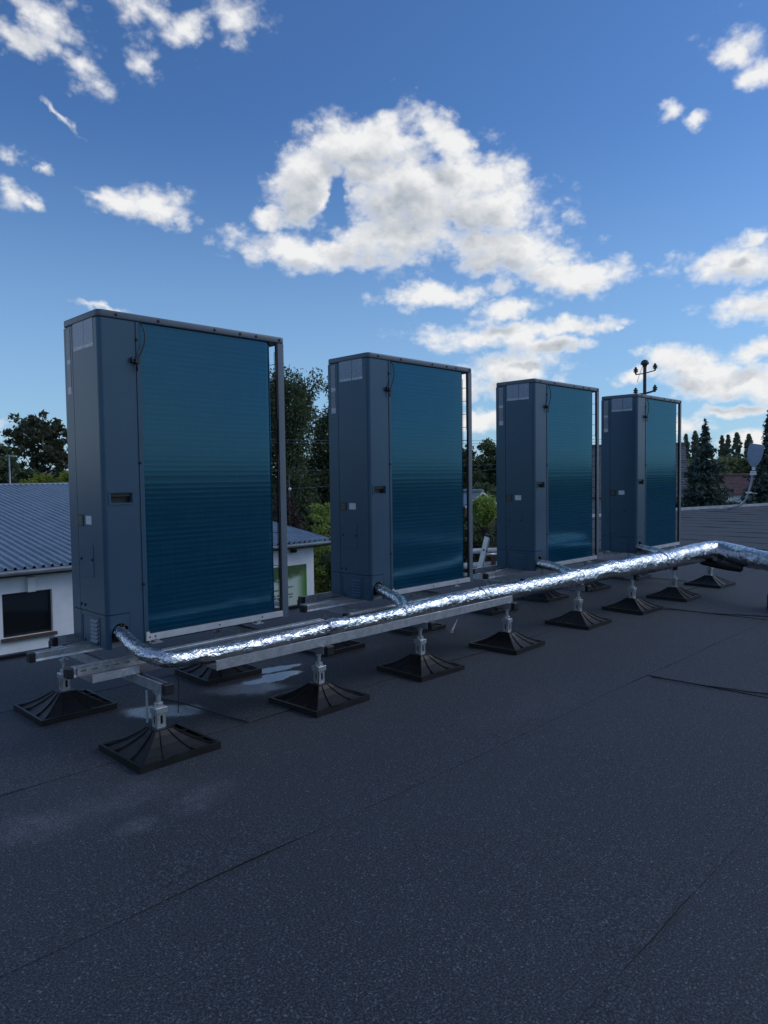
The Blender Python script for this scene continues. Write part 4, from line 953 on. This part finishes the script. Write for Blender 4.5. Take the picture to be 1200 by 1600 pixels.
# ------------------------------------------------------------------ trees
def leaf_cards(name, centres, size, m, parent, aspect=1.0, flat=0.0, seed=0, drop=0.0):
    rng = np.random.default_rng(seed); c = np.asarray(centres); n = len(c)
    a = rng.normal(size=(n, 3)); a[:, 2] *= (1-flat); a /= np.linalg.norm(a, axis=1)[:, None]
    if drop: a = a*(1-drop)+np.array([0, 0, -1.0])*drop; a /= np.linalg.norm(a, axis=1)[:, None]
    b = rng.normal(size=(n, 3)); b -= a*np.sum(a*b, axis=1)[:, None]; b /= np.linalg.norm(b, axis=1)[:, None]
    s = size*rng.uniform(0.6, 1.35, n)[:, None]
    A_, B_ = a*s*aspect, b*s*0.5
    nrm = np.cross(a, b)*s*0.18
    v = np.empty((n, 4, 3)); v[:, 0] = c-A_*0.5; v[:, 1] = c+B_*0.6+nrm; v[:, 2] = c+A_*0.5; v[:, 3] = c-B_*0.6+nrm
    me = bpy.data.meshes.new(name); me.vertices.add(n*4); me.vertices.foreach_set('co', v.ravel())
    me.loops.add(n*4); me.loops.foreach_set('vertex_index', np.arange(n*4, dtype=np.int32))
    me.polygons.add(n); me.polygons.foreach_set('loop_start', np.arange(0, n*4, 4, dtype=np.int32))
    me.update(calc_edges=True); me.materials.append(m)
    o = bpy.data.objects.new(name, me); C.objects.link(o); o.parent = parent; o['kind'] = 'stuff'
    return o
def trunk_limbs(parent, h, base_r, targets, z_fork, rng, bend=0.1, m=None):
    b = MB(); P = [(rng.normal()*bend*t_*h*0.2, rng.normal()*bend*t_*h*0.2, h*t_) for t_ in np.linspace(0, 1, 7)]
    P[0] = (0, 0, -0.15)
    b.tube(P, [base_r*(1-0.85*t_)+0.01 for t_ in np.linspace(0, 1, 7)], 8)
    for tg in targets:
        zf = min(max(z_fork, tg[2]*rng.uniform(0.45, 0.75)), h*0.97); k_ = zf/h
        i = min(5, int(k_*6)); fr = k_*6-i; s0 = Vector(P[i]).lerp(Vector(P[i+1]), fr)
        e = Vector(tg); mid = s0.lerp(e, 0.55)+Vector((0, 0, -0.08*(e-s0).length))
        r0 = base_r*(1-0.85*k_)*0.5
        b.tube([s0, mid, e], [r0, r0*0.55, r0*0.15+0.004], 5)
    return b.build('trunk', m or MAT['bark'], parent, smooth=True)
def tree(name, label, x, y, top, width, crown_bottom, mk, leaf, n_clump, per, shape='round', seed=1, cat='tree', group=None, asp=1.5, gap=1.0, clump=0.16, base=GZ, wy=None, drop=0.0):
    rng = np.random.default_rng(seed); t = thing(name, label, cat, (x, y, base), 0, group)
    H = top-base; cb = crown_bottom-base; ch = H-cb; R_ = width/2
    cs = []
    while len(cs) < n_clump:
        q = rng.uniform(-1, 1, 3)
        if shape == 'round':
            d = np.linalg.norm(q)
            if d > 1 or d < 0.35*rng.random()**0.5: continue
            rr = 1.0
        elif shape == 'dome':
            if q[2] < -0.9 or np.hypot(q[0], q[1])**2+max(0, q[2])**2.2 > 1: continue
            rr = 1.0
        elif shape == 'column':
            rr = (1-abs(q[2])**1.7)**0.75*(0.5+0.55*rng.random())
            if np.hypot(q[0], q[1]) > 1: continue
        elif shape == 'ragged':
            d = np.hypot(q[0], q[1])
            lim = 0.55+0.45*math.sin(3.1*q[2]+seed)*0.6+0.25*(1-q[2])
            if d > lim: continue
            rr = 1.0
        p = np.array([q[0]*R_*rr*(1-clump*0.5), q[1]*R_*rr*(1-clump*0.5), cb+ch*(0.5+0.5*q[2]*(1-clump*0.4))]); cs.append(p)
    cs = np.array(cs); cr = clump*min(width, ch*1.3)*rng.uniform(0.6, 1.25, len(cs))
    pts = []
    for c_, r_ in zip(cs, cr):
        k_ = int(per*rng.uniform(0.6, 1.4)); d = rng.normal(size=(k_, 3)); d /= np.linalg.norm(d, axis=1)[:, None]
        d *= (rng.random(k_)**0.45)[:, None]*r_; d[:, 2] *= 0.75 if not drop else 1.6; pts.append(c_+d)
    tgt = [tuple(c_) for c_ in cs[rng.permutation(len(cs))[:min(34, len(cs))]]]
    trunk_limbs(t, H*(0.86 if shape != 'dome' else 0.75), max(0.035, H*0.016+width*0.012), tgt, cb*0.8, rng)
    leaf_cards('crown', np.concatenate(pts), leaf, LEAF[mk], t, asp, 0.15, seed, drop)
    return t
def conifer(name, label, x, y, top, width, mk, seed, base=GZ, zmin=0.4, levels=24):
    rng = np.random.default_rng(seed); t = thing(name, label, 'tree', (x, y, base)); H = top-base; pts = []
    b = MB(); b.tube([(0, 0, -0.1), (0.03, 0, H*0.5), (0, 0.02, H)], [0.016*H+0.03, 0.009*H+0.015, 0.012], 8)
    for i in range(levels):
        u_ = (i/(levels-1))**0.9; z = zmin+(H*0.975-zmin)*u_; R_ = width/2*(1-u_)**0.98*rng.uniform(0.75, 1.2)+0.06; nb = int(6+10*(1-u_)); ph = rng.random()*6
        for k_ in range(nb):
            a = ph+2*math.pi*k_/nb+rng.normal()*0.2; Rb = R_*rng.uniform(0.5, 1.25)
            tip = np.array([Rb*math.cos(a), Rb*math.sin(a), z-0.10*Rb+0.06*Rb*rng.normal()]); rt = np.array([0, 0, z])
            if i % 2 == 0: b.tube([rt, tip*0.5+rt*0.5+np.array([0, 0, -0.05*Rb]), tip], [0.014, 0.009, 0.003], 4)
            m_ = int(12+48*Rb); s = rng.random(m_)**0.7
            p = rt+(tip-rt)*s[:, None]; spread = 0.05+0.15*Rb*(1-s)*s*3
            p += rng.normal(size=(m_, 3))*np.stack([spread, spread, spread*0.5+0.03], 1); p[:, 2] -= np.abs(rng.normal(size=m_))*0.06
            pts.append(p)
    for k_ in range(30): pts.append(np.array([[0, 0, H*0.95+0.02*k_]])+rng.normal(size=(1, 3))*0.02)
    b.build('trunk', MAT['bark'], t, smooth=True)
    leaf_cards('crown', np.concatenate(pts), 0.15, LEAF[mk], t, 1.7, 0.2, seed)
    return t
tree('round_tree', 'large dark round crowned tree beyond the metal roof at the left', 25.95, 71.8, 8.35, 7.4, -0.8, 'bronze', 0.38, 190, 40, 'dome', 3, clump=0.08)
tree('broadleaf_tree', 'dark tree at the left edge beside the street lamp', 18.9, 63.4, 4.9, 4.6, -2.2, 'dark', 0.32, 120, 60, 'round', 4, group='dark broadleaf trees', clump=0.15)
tree('broadleaf_tree', 'low dark tree behind the street lamp', 21.6, 66.5, 2.9, 4.4, -2.4, 'dark', 0.32, 110, 60, 'round', 5, group='dark broadleaf trees', clump=0.15)
for i, (x, y, tp, w) in enumerate(((11.9, 34.4, 1.62, 1.6), (13.3, 33.4, 1.95, 1.5), (12.6, 34.4, 1.8, 1.4))):
    tree('golden_shrub', ('low yellow green shrub left of its clump above the metal roof ridge', 'tall yellow green shrub above the metal roof ridge beside the nearest heat pump', 'middle yellow green shrub above the metal roof ridge')[i], x, y, tp, w, -1.6, 'yellow', 0.13, 70, 60, 'round', 8+i, 'shrub', 'yellow green shrubs behind the metal roof', clump=0.2)
tree('tall_tree', 'tall dark leafy tree behind the gap right of the nearest heat pump', 21.7, 26.6, 6.3, 4.6, -3.0, 'dark', 0.125, 500, 90, 'ragged', 11, group='tall trees behind the workshop', clump=0.11, drop=0.35)
tree('tall_tree', 'tallest dark tree rising behind the second heat pump', 25.3, 26.6, 6.95, 4.2, -3.0, 'dark', 0.125, 500, 90, 'ragged', 15, group='tall trees behind the workshop', clump=0.11, drop=0.35)
tree('tall_tree', 'dark tree hidden mostly behind the nearest heat pump', 18.2, 28.5, 5.6, 4.0, -3.0, 'dark', 0.15, 200, 80, 'ragged', 17, group='tall trees behind the workshop', clump=0.12, drop=0.3)
tree('plum_shrub', 'dark purple leaved shrub above the end of the metal roof', 17.05, 20.6, 0.75, 1.3, -2.6, 'plum', 0.085, 70, 60, 'round', 21, 'shrub', clump=0.17)
tree('fresh_shrub', 'bright yellow green shrub beside the end of the workshop', 15.45, 16.5, 0.28, 1.9, -3.2, 'fresh', 0.095, 150, 70, 'ragged', 22, 'shrub', clump=0.13)
tree('vine_shrub', 'dark trailing shrub below the bright shrub beside the white wall', 15.6, 15.6, -0.9, 1.7, -3.6, 'dark', 0.08, 120, 60, 'round', 23, 'shrub', clump=0.15, drop=0.4)
for i, (x, y, tp, w) in enumerate(((45.4, 33.6, 4.05, 3.6), (48.6, 33.2, 4.55, 3.2), (49.4, 30.3, 4.0, 4.0), (51.0, 26.6, 4.6, 3.4), (41.5, 36.5, 4.2, 4.5))):
    tree('broadleaf_tree', ('broadleaf tree close right of the second heat pump post', 'broadleaf tree with a light pointed top between the second and third heat pumps', 'broadleaf tree left of the third heat pump', 'broadleaf tree in the slit right of the third heat pump', 'broadleaf tree behind the second heat pump')[i],
         x, y, tp, w, -2.6, 'mid' if i == 1 else 'dark', 0.24, 130, 60, 'round', 30+i, group='trees behind the garden', clump=0.15)
for i, (x, y, tp, w) in enumerate(((34.6, 23.6, 0.95, 2.6), (36.2, 22.4, 0.7, 2.4), (33.0, 25.2, 0.75, 2.6), (26.6, 16.2, -0.55, 2.0), (27.5, 15.0, -0.75, 2.0), (25.6, 17.6, -0.6, 2.0))):
    tree('garden_bush', ('mid green bush behind the pale shed roof', 'mid green bush right of the pale shed', 'mid green bush left of the pale shed', 'dark bush behind the ball shaped tree', 'dark bush right behind the ball shaped tree', 'dark bush left behind the ball shaped tree')[i], x, y, tp, w, -3.4, 'mid' if i < 3 else 'dark', 0.15, 90, 55, 'round', 40+i, 'bush', 'garden bushes behind the roof', clump=0.18)
tree('ball_tree', 'small ball shaped yellow green tree on a thin trunk behind the ladder', 19.37, 12.14, 0.30, 0.95, -0.45, 'fresh', 0.075, 90, 70, 'round', 50, clump=0.2, drop=0.3)
for i, (x, y, tp, w) in enumerate(((20.6, 12.7, -0.7, 1.5), (19.9, 13.4, -0.55, 1.5))):
    tree('garden_bush', ('dark low bush right below the ball shaped tree', 'dark low bush left below the ball shaped tree')[i], x, y, tp, w, -3.5, 'dark', 0.1, 80, 60, 'round', 52+i, 'bush', 'garden bushes behind the roof', clump=0.18)
conifer('spruce_tree', 'pointed blue green spruce right of the farthest heat pump', 36.0, 10.7, 3.6, 4.8, 'spruce', 60)
conifer('spruce_tree', 'dark conifer at the right edge behind the dish', 34.5, 7.3, 3.75, 4.2, 'spruce', 61)
for i, (x, y, tp, w, lab) in enumerate(((137.7, 52.4, 8.6, 2.2, 'thin poplar just right of the farthest heat pump post'), (138.3, 50.9, 9.1, 3.0, 'bushy poplar left of the spruce'), (140.0, 46.6, 8.1, 1.9, 'first poplar right of the spruce'), (140.2, 45.6, 8.2, 1.9, 'second poplar right of the spruce'), (140.7, 44.2, 8.6, 2.6, 'tallest poplar midway between the spruce and the dish'), (141.3, 42.3, 8.2, 2.6, 'poplar left of the dish'))):
    tree('poplar_tree', lab, x, y, tp, w, -2.5, 'poplar', 0.34, 300, 26, 'column', 70+i, group='poplars in the far row', clump=0.07)
for i, (x, y, tp, w, mk, lab) in enumerate(((83.4, 26.6, 3.3, 4.0, 'yellow', 'yellowish tree below the poplars right of the spruce'), (88.8, 26.0, 3.0, 5.2, 'mid', 'green tree behind the red brown roof'), (87.4, 30.4, 3.0, 5.6, 'mid', 'green tree behind the spruce'), (86.5, 23.2, 2.9, 5.0, 'dark', 'dark tree behind the dish'), (89.5, 34.0, 3.3, 6.0, 'mid', 'green tree behind the grey tiled roof'))):
    tree('broadleaf_tree', lab, x, y, tp, w, -3.0, mk if mk != 'yellow' else 'far', 0.36, 110, 46, 'round', 80+i, group='trees below the poplars', clump=0.16)
# far wood that closes the horizon all round
rng = np.random.default_rng(5); pts = []
for i in range(520):
    a = 2*math.pi*rng.random(); d = rng.uniform(165, 240); w = rng.uniform(5, 11); h = rng.uniform(5.0, 8.0)
    q = rng.normal(size=(60, 3)); q /= np.linalg.norm(q, axis=1)[:, None]; q *= rng.random(60)[:, None]**0.4
    pts.append(np.array([d*math.cos(a), d*math.sin(a), GZ+h*0.5])+q*np.array([w, w, h*0.5]))
wood = leaf_cards('far_wood', np.concatenate(pts), 1.7, LEAF['far'], None, 1.3, 0.1, 9)
tag(wood, 'far low wood closing the horizon behind the houses', 'wood')

# ------------------------------------------------------------------ street lamp, ladder, pipes, dish, mast, wires
t = thing('street_lamp', 'thin grey street lamp with a flat head in front of the round tree', 'street lamp', (14.1, 44.15, GZ))
m = MB(); m.tube([(0, 0, 0), (0, 0, 6.5)], [0.075, 0.045], 8); m.build('pole', MAT['zinc'], t, smooth=True)
m = MB(); m.box((-0.06, -0.07, 6.5), (0.30, 0.07, 6.56)); m.build('lamp_head', MAT['zinc'], t, bevel=0.015)
t = thing('ladder', 'aluminium ladder leaning on the roof edge between the second and third heat pumps', 'ladder', (0, 0, 0))
lb = Vector((4.91, 2.62, GZ)); lt = Vector((5.165, 1.56, 0.46)); ld = (lt-lb).normalized(); lx = Vector((1, 0, 0)); lx = (lx-ld*lx.dot(ld)).normalized(); ln = ld.cross(lx)
# the stiles rest on the roof edge
for k_ in (0, 0.40):
    m = MB(); m.obox((lb+lt)/2+lx*k_, lx*0.013, ln*0.033, ld*((lt-lb).length/2)); st = m.build('stile', MAT['alu'], t, bevel=0.003)
    m = MB(); m.obox(lt+lx*k_+ld*0.012, lx*0.016, ln*0.036, ld*0.016); m.build('stile_cap', MAT['dark'], st, bevel=0.004)
    m = MB(); m.obox(lt+lx*(k_)-ld*0.16-ln*0.0335, lx*0.011, ln*0.0012, ld*0.011); m.obox(lt+lx*(k_)-ld*0.16+ln*0.0335, lx*0.011, ln*0.0012, ld*0.011); m.obox(lt+lx*(k_-0.0135)-ld*0.16, lx*0.0012, ln*0.011, ld*0.011); m.build('rung_plug', MAT['dark'], st)
Lr = (lt-lb).length; i = 1
while i*0.28 < Lr-0.1:
    c_ = lb+ld*(i*0.28-0.02); m = MB(); m.tube([c_+lx*0.013, c_+lx*0.387], 0.014, 8); m.build('rung', MAT['alu'], t, smooth=True); i += 1
def px_pipe(p, q, rad, label):
    m = MB(); m.tube([p, tuple((Vector(p)+Vector(q))/2), q], rad, 10); return tag(m.build('white_pipe', MAT['tarpaulin'], smooth=True, auto=40), label, 'pipe', 'white pipes on the rack behind the roof')
t = thing('pipe_rack', 'dark timber rack holding white pipes behind the ladder', 'rack', (11.4, 6.1, GZ), R(-30))
for x in (-1.0, 0.0, 0.95):
    m = MB(); m.box((x-0.04, -0.25, 0), (x+0.04, -0.17, 3.28)); m.box((x-0.04, 0.17, 0), (x+0.04, 0.25, 3.28)); m.box((x-0.038, -0.165, 2.84), (x+0.038, 0.165, 2.92)); m.box((x-0.038, -0.165, 3.18), (x+0.038, 0.165, 3.25)); m.build('post', MAT['wood'], t)
m = MB(); m.box((-1.3, -0.14, 2.55), (1.3, 0.14, 2.62)); m.build('shelf', MAT['wood'], t)
ca, sa = math.cos(R(-30)), math.sin(R(-30))
def rk(x, y, z): return (11.4+ca*x-sa*y, 6.1+sa*x+ca*y, GZ+z)
px_pipe(rk(-0.45, -0.05, 3.311), rk(1.4, -0.05, 3.311), 0.06, 'upper white pipe on the rack, right of the ladder')
px_pipe(rk(-1.5, -0.05, 2.995), rk(0.55, -0.05, 2.995), 0.075, 'lower white pipe on the rack, passing behind the ladder')

t = thing('satellite_dish', 'blue grey satellite dish on a curved pipe at the far right roof edge', 'satellite dish', (0, 0, 0))
P = [tuple(p) for p in spline([(22.16,4.95,0.02),(22.18,4.72,0.045),(22.25,4.45,0.15),(22.29,4.32,0.33),(22.32,4.25,0.58),(22.34,4.19,0.85),(22.345,4.15,1.18)], 0.06)]
m = MB(); m.tube(P, 0.032, 8); m.build('mast_pipe', MAT['zinc'], t, smooth=True)
m = MB(); m.box((22.08, 4.80, -0.02), (22.24, 5.08, 0.025)); m.build('base_plate', MAT['zinc'], t)
dc = Vector((22.36, 4.09, 1.68)); vd = Vector((22.36+1.512, 4.09+3.353, 0)).normalized(); dr = Vector((vd.y, -vd.x, 0)); dr = (dr*0.96+vd*0.28).normalized(); du = Vector((0, 0, 1))+dr*0.10; dn = dr.cross(du).normalized()
out = [(-0.16, 0.36), (0.20, 0.30), (0.235, 0.26), (0.215, 0.02), (0.18, -0.16), (0.11, -0.30), (0.04, -0.37), (-0.05, -0.37), (-0.13, -0.30), (-0.20, -0.16), (-0.235, 0.02), (-0.22, 0.24), (-0.19, 0.34)]
m = MB(); n = len(out); vs = []
for lay, off, sc in ((0, 0.0, 1.0), (1, 0.022, 0.985), (2, 0.04, 0.62), (3, -0.012, 0.98), (4, 0.028, 0.6)):
    vs += [dc+dr*a*sc+du*c_*sc+dn*off for a, c_ in out]
fs = [(i, (i+1) % n, n+(i+1) % n, n+i) for i in range(n)]+[(n+i, n+(i+1) % n, 2*n+(i+1) % n, 2*n+i) for i in range(n)]+[tuple(2*n+i for i in range(n))]
fs += [(3*n+i, 3*n+(i+1) % n, (i+1) % n, i) for i in range(n)]+[tuple(3*n+i for i in range(n))]
m.add(vs, fs); m.build('reflector', MAT['dish'], t)
m = MB(); m.obox(dc-du*0.42+vd*0.02, dr*0.05, vd*0.05, Vector((0, 0, 0.05))); m.obox(dc-du*0.52, dr*0.085, vd*0.03, Vector((0, 0, 0.028))); m.obox(dc-du*0.60, dr*0.09, vd*0.035, Vector((0, 0, 0.022))); m.tube([dc-du*0.58-dr*0.09, dc-du*0.58+dr*0.10], 0.03, 8); m.build('bracket', MAT['alu'], t, bevel=0.006)
m = MB(); m.box((22.24, 4.19, 0.50), (22.40, 4.32, 0.545)); m.tube([(22.32, 4.26, 0.52), (22.28, 4.0, 0.50)], 0.012, 6); m.build('pipe_clamp', MAT['alu'], t)

t = thing('insulator_mast', 'dark roof mast with a domed cap and green insulators rising behind the farthest heat pump', 'mast', (16.67, 5.0, 0))
m = MB(); m.tube([(0, 0, -0.02), (0, 0, 3.95)], 0.042, 12); m.lathe([(0.075, -0.02), (0.075, 0.03)], seg=12); m.build('pole', MAT['iron'], t, smooth=True, auto=40)
m = MB(); m.lathe([(0.045, 3.90), (0.062, 3.95), (0.105, 3.975), (0.10, 4.01), (0.075, 4.06), (0.035, 4.085), (0.005, 4.09)], seg=16); m.build('mast_cap', MAT['iron'], t, smooth=True, auto=50)
ar = Vector((0.16, -0.35, 0)).normalized()
INS = [(0.022, -0.10), (0.022, -0.06), (0.055, -0.05), (0.062, -0.03), (0.035, -0.015), (0.06, 0.0), (0.062, 0.02), (0.03, 0.04), (0.035, 0.06), (0.02, 0.08), (0.006, 0.085)]
for (z, zl, zr, rad) in ((3.74, 3.86, 3.93, 0.014), (3.22, 3.33, 3.38, 0.024)):
    pa, pb = -ar*0.22, ar*0.25
    m = MB(); m.tube([pa+Vector((0, 0, zl-0.12)), pa+Vector((0, 0, z-0.02)), Vector((0, 0, z)), pb+Vector((0, 0, z+0.06)), pb+Vector((0, 0, zr-0.12))], rad, 8); m.build('cross_arm', MAT['iron'], t, smooth=True)
    for p_, zz in ((pa, zl), (pb, zr)):
        m = MB(); m.lathe(INS, (p_.x, p_.y, zz-0.03), 12); m.build('insulator', MAT['porcelain'], t, smooth=True)
m = MB(); m.tube([tuple(-ar*0.05+Vector((0, 0, 3.92))), tuple(-ar*0.15+Vector((0.03, 0, 3.70))), tuple(-ar*0.20+Vector((0.03, 0, 3.52)))], 0.006, 5); m.build('lead_wire', MAT['dark'], t)

t = thing('wire_pole', 'thin dark pole with a white insulator above the end of the metal roof', 'pole', (16.98, 20.27, GZ))
m = MB(); m.tube([(0, 0, 0), (0, 0, 5.1)], 0.03, 8); m.build('pole', MAT['iron'], t, smooth=True)
m = MB(); m.lathe([(0.03, 4.45), (0.06, 4.49), (0.055, 4.54), (0.02, 4.57)], (0, -0.05, 0), 10); m.build('insulator', MAT['white_paint'], t, smooth=True)
WIRE = simple('overhead_wire', (0.10, 0.12, 0.14), 0.6)
def wire(a, c_, sag, rad, label):
    a, c_ = Vector(a), Vector(c_); m = MB(); m.tube([a.lerp(c_, s_/16)-Vector((0, 0, sag*4*(s_/16)*(1-s_/16))) for s_ in range(17)], rad, 5)
    tag(m.build('overhead_wire', WIRE, smooth=True), label, 'overhead wire', 'overhead wires across the trees')
wire((14.5, 26.0, 3.0), (40, 14.5, 3.2), 0.15, 0.010, 'upper overhead wire crossing the tall dark trees')
wire((14.5, 26.0, 2.88), (40, 14.5, 3.05), 0.15, 0.010, 'overhead wire just below the upper one across the tall dark trees')
wire((14.5, 25.0, 1.45), (40, 14.3, 2.25), 0.2, 0.007, 'thin low overhead wire across the tall trees and the garden gap')
wire((16.98, 20.22, 0.72), (24.5, 14.6, 1.5), 0.08, 0.009, 'short overhead wire running right from the white insulator')
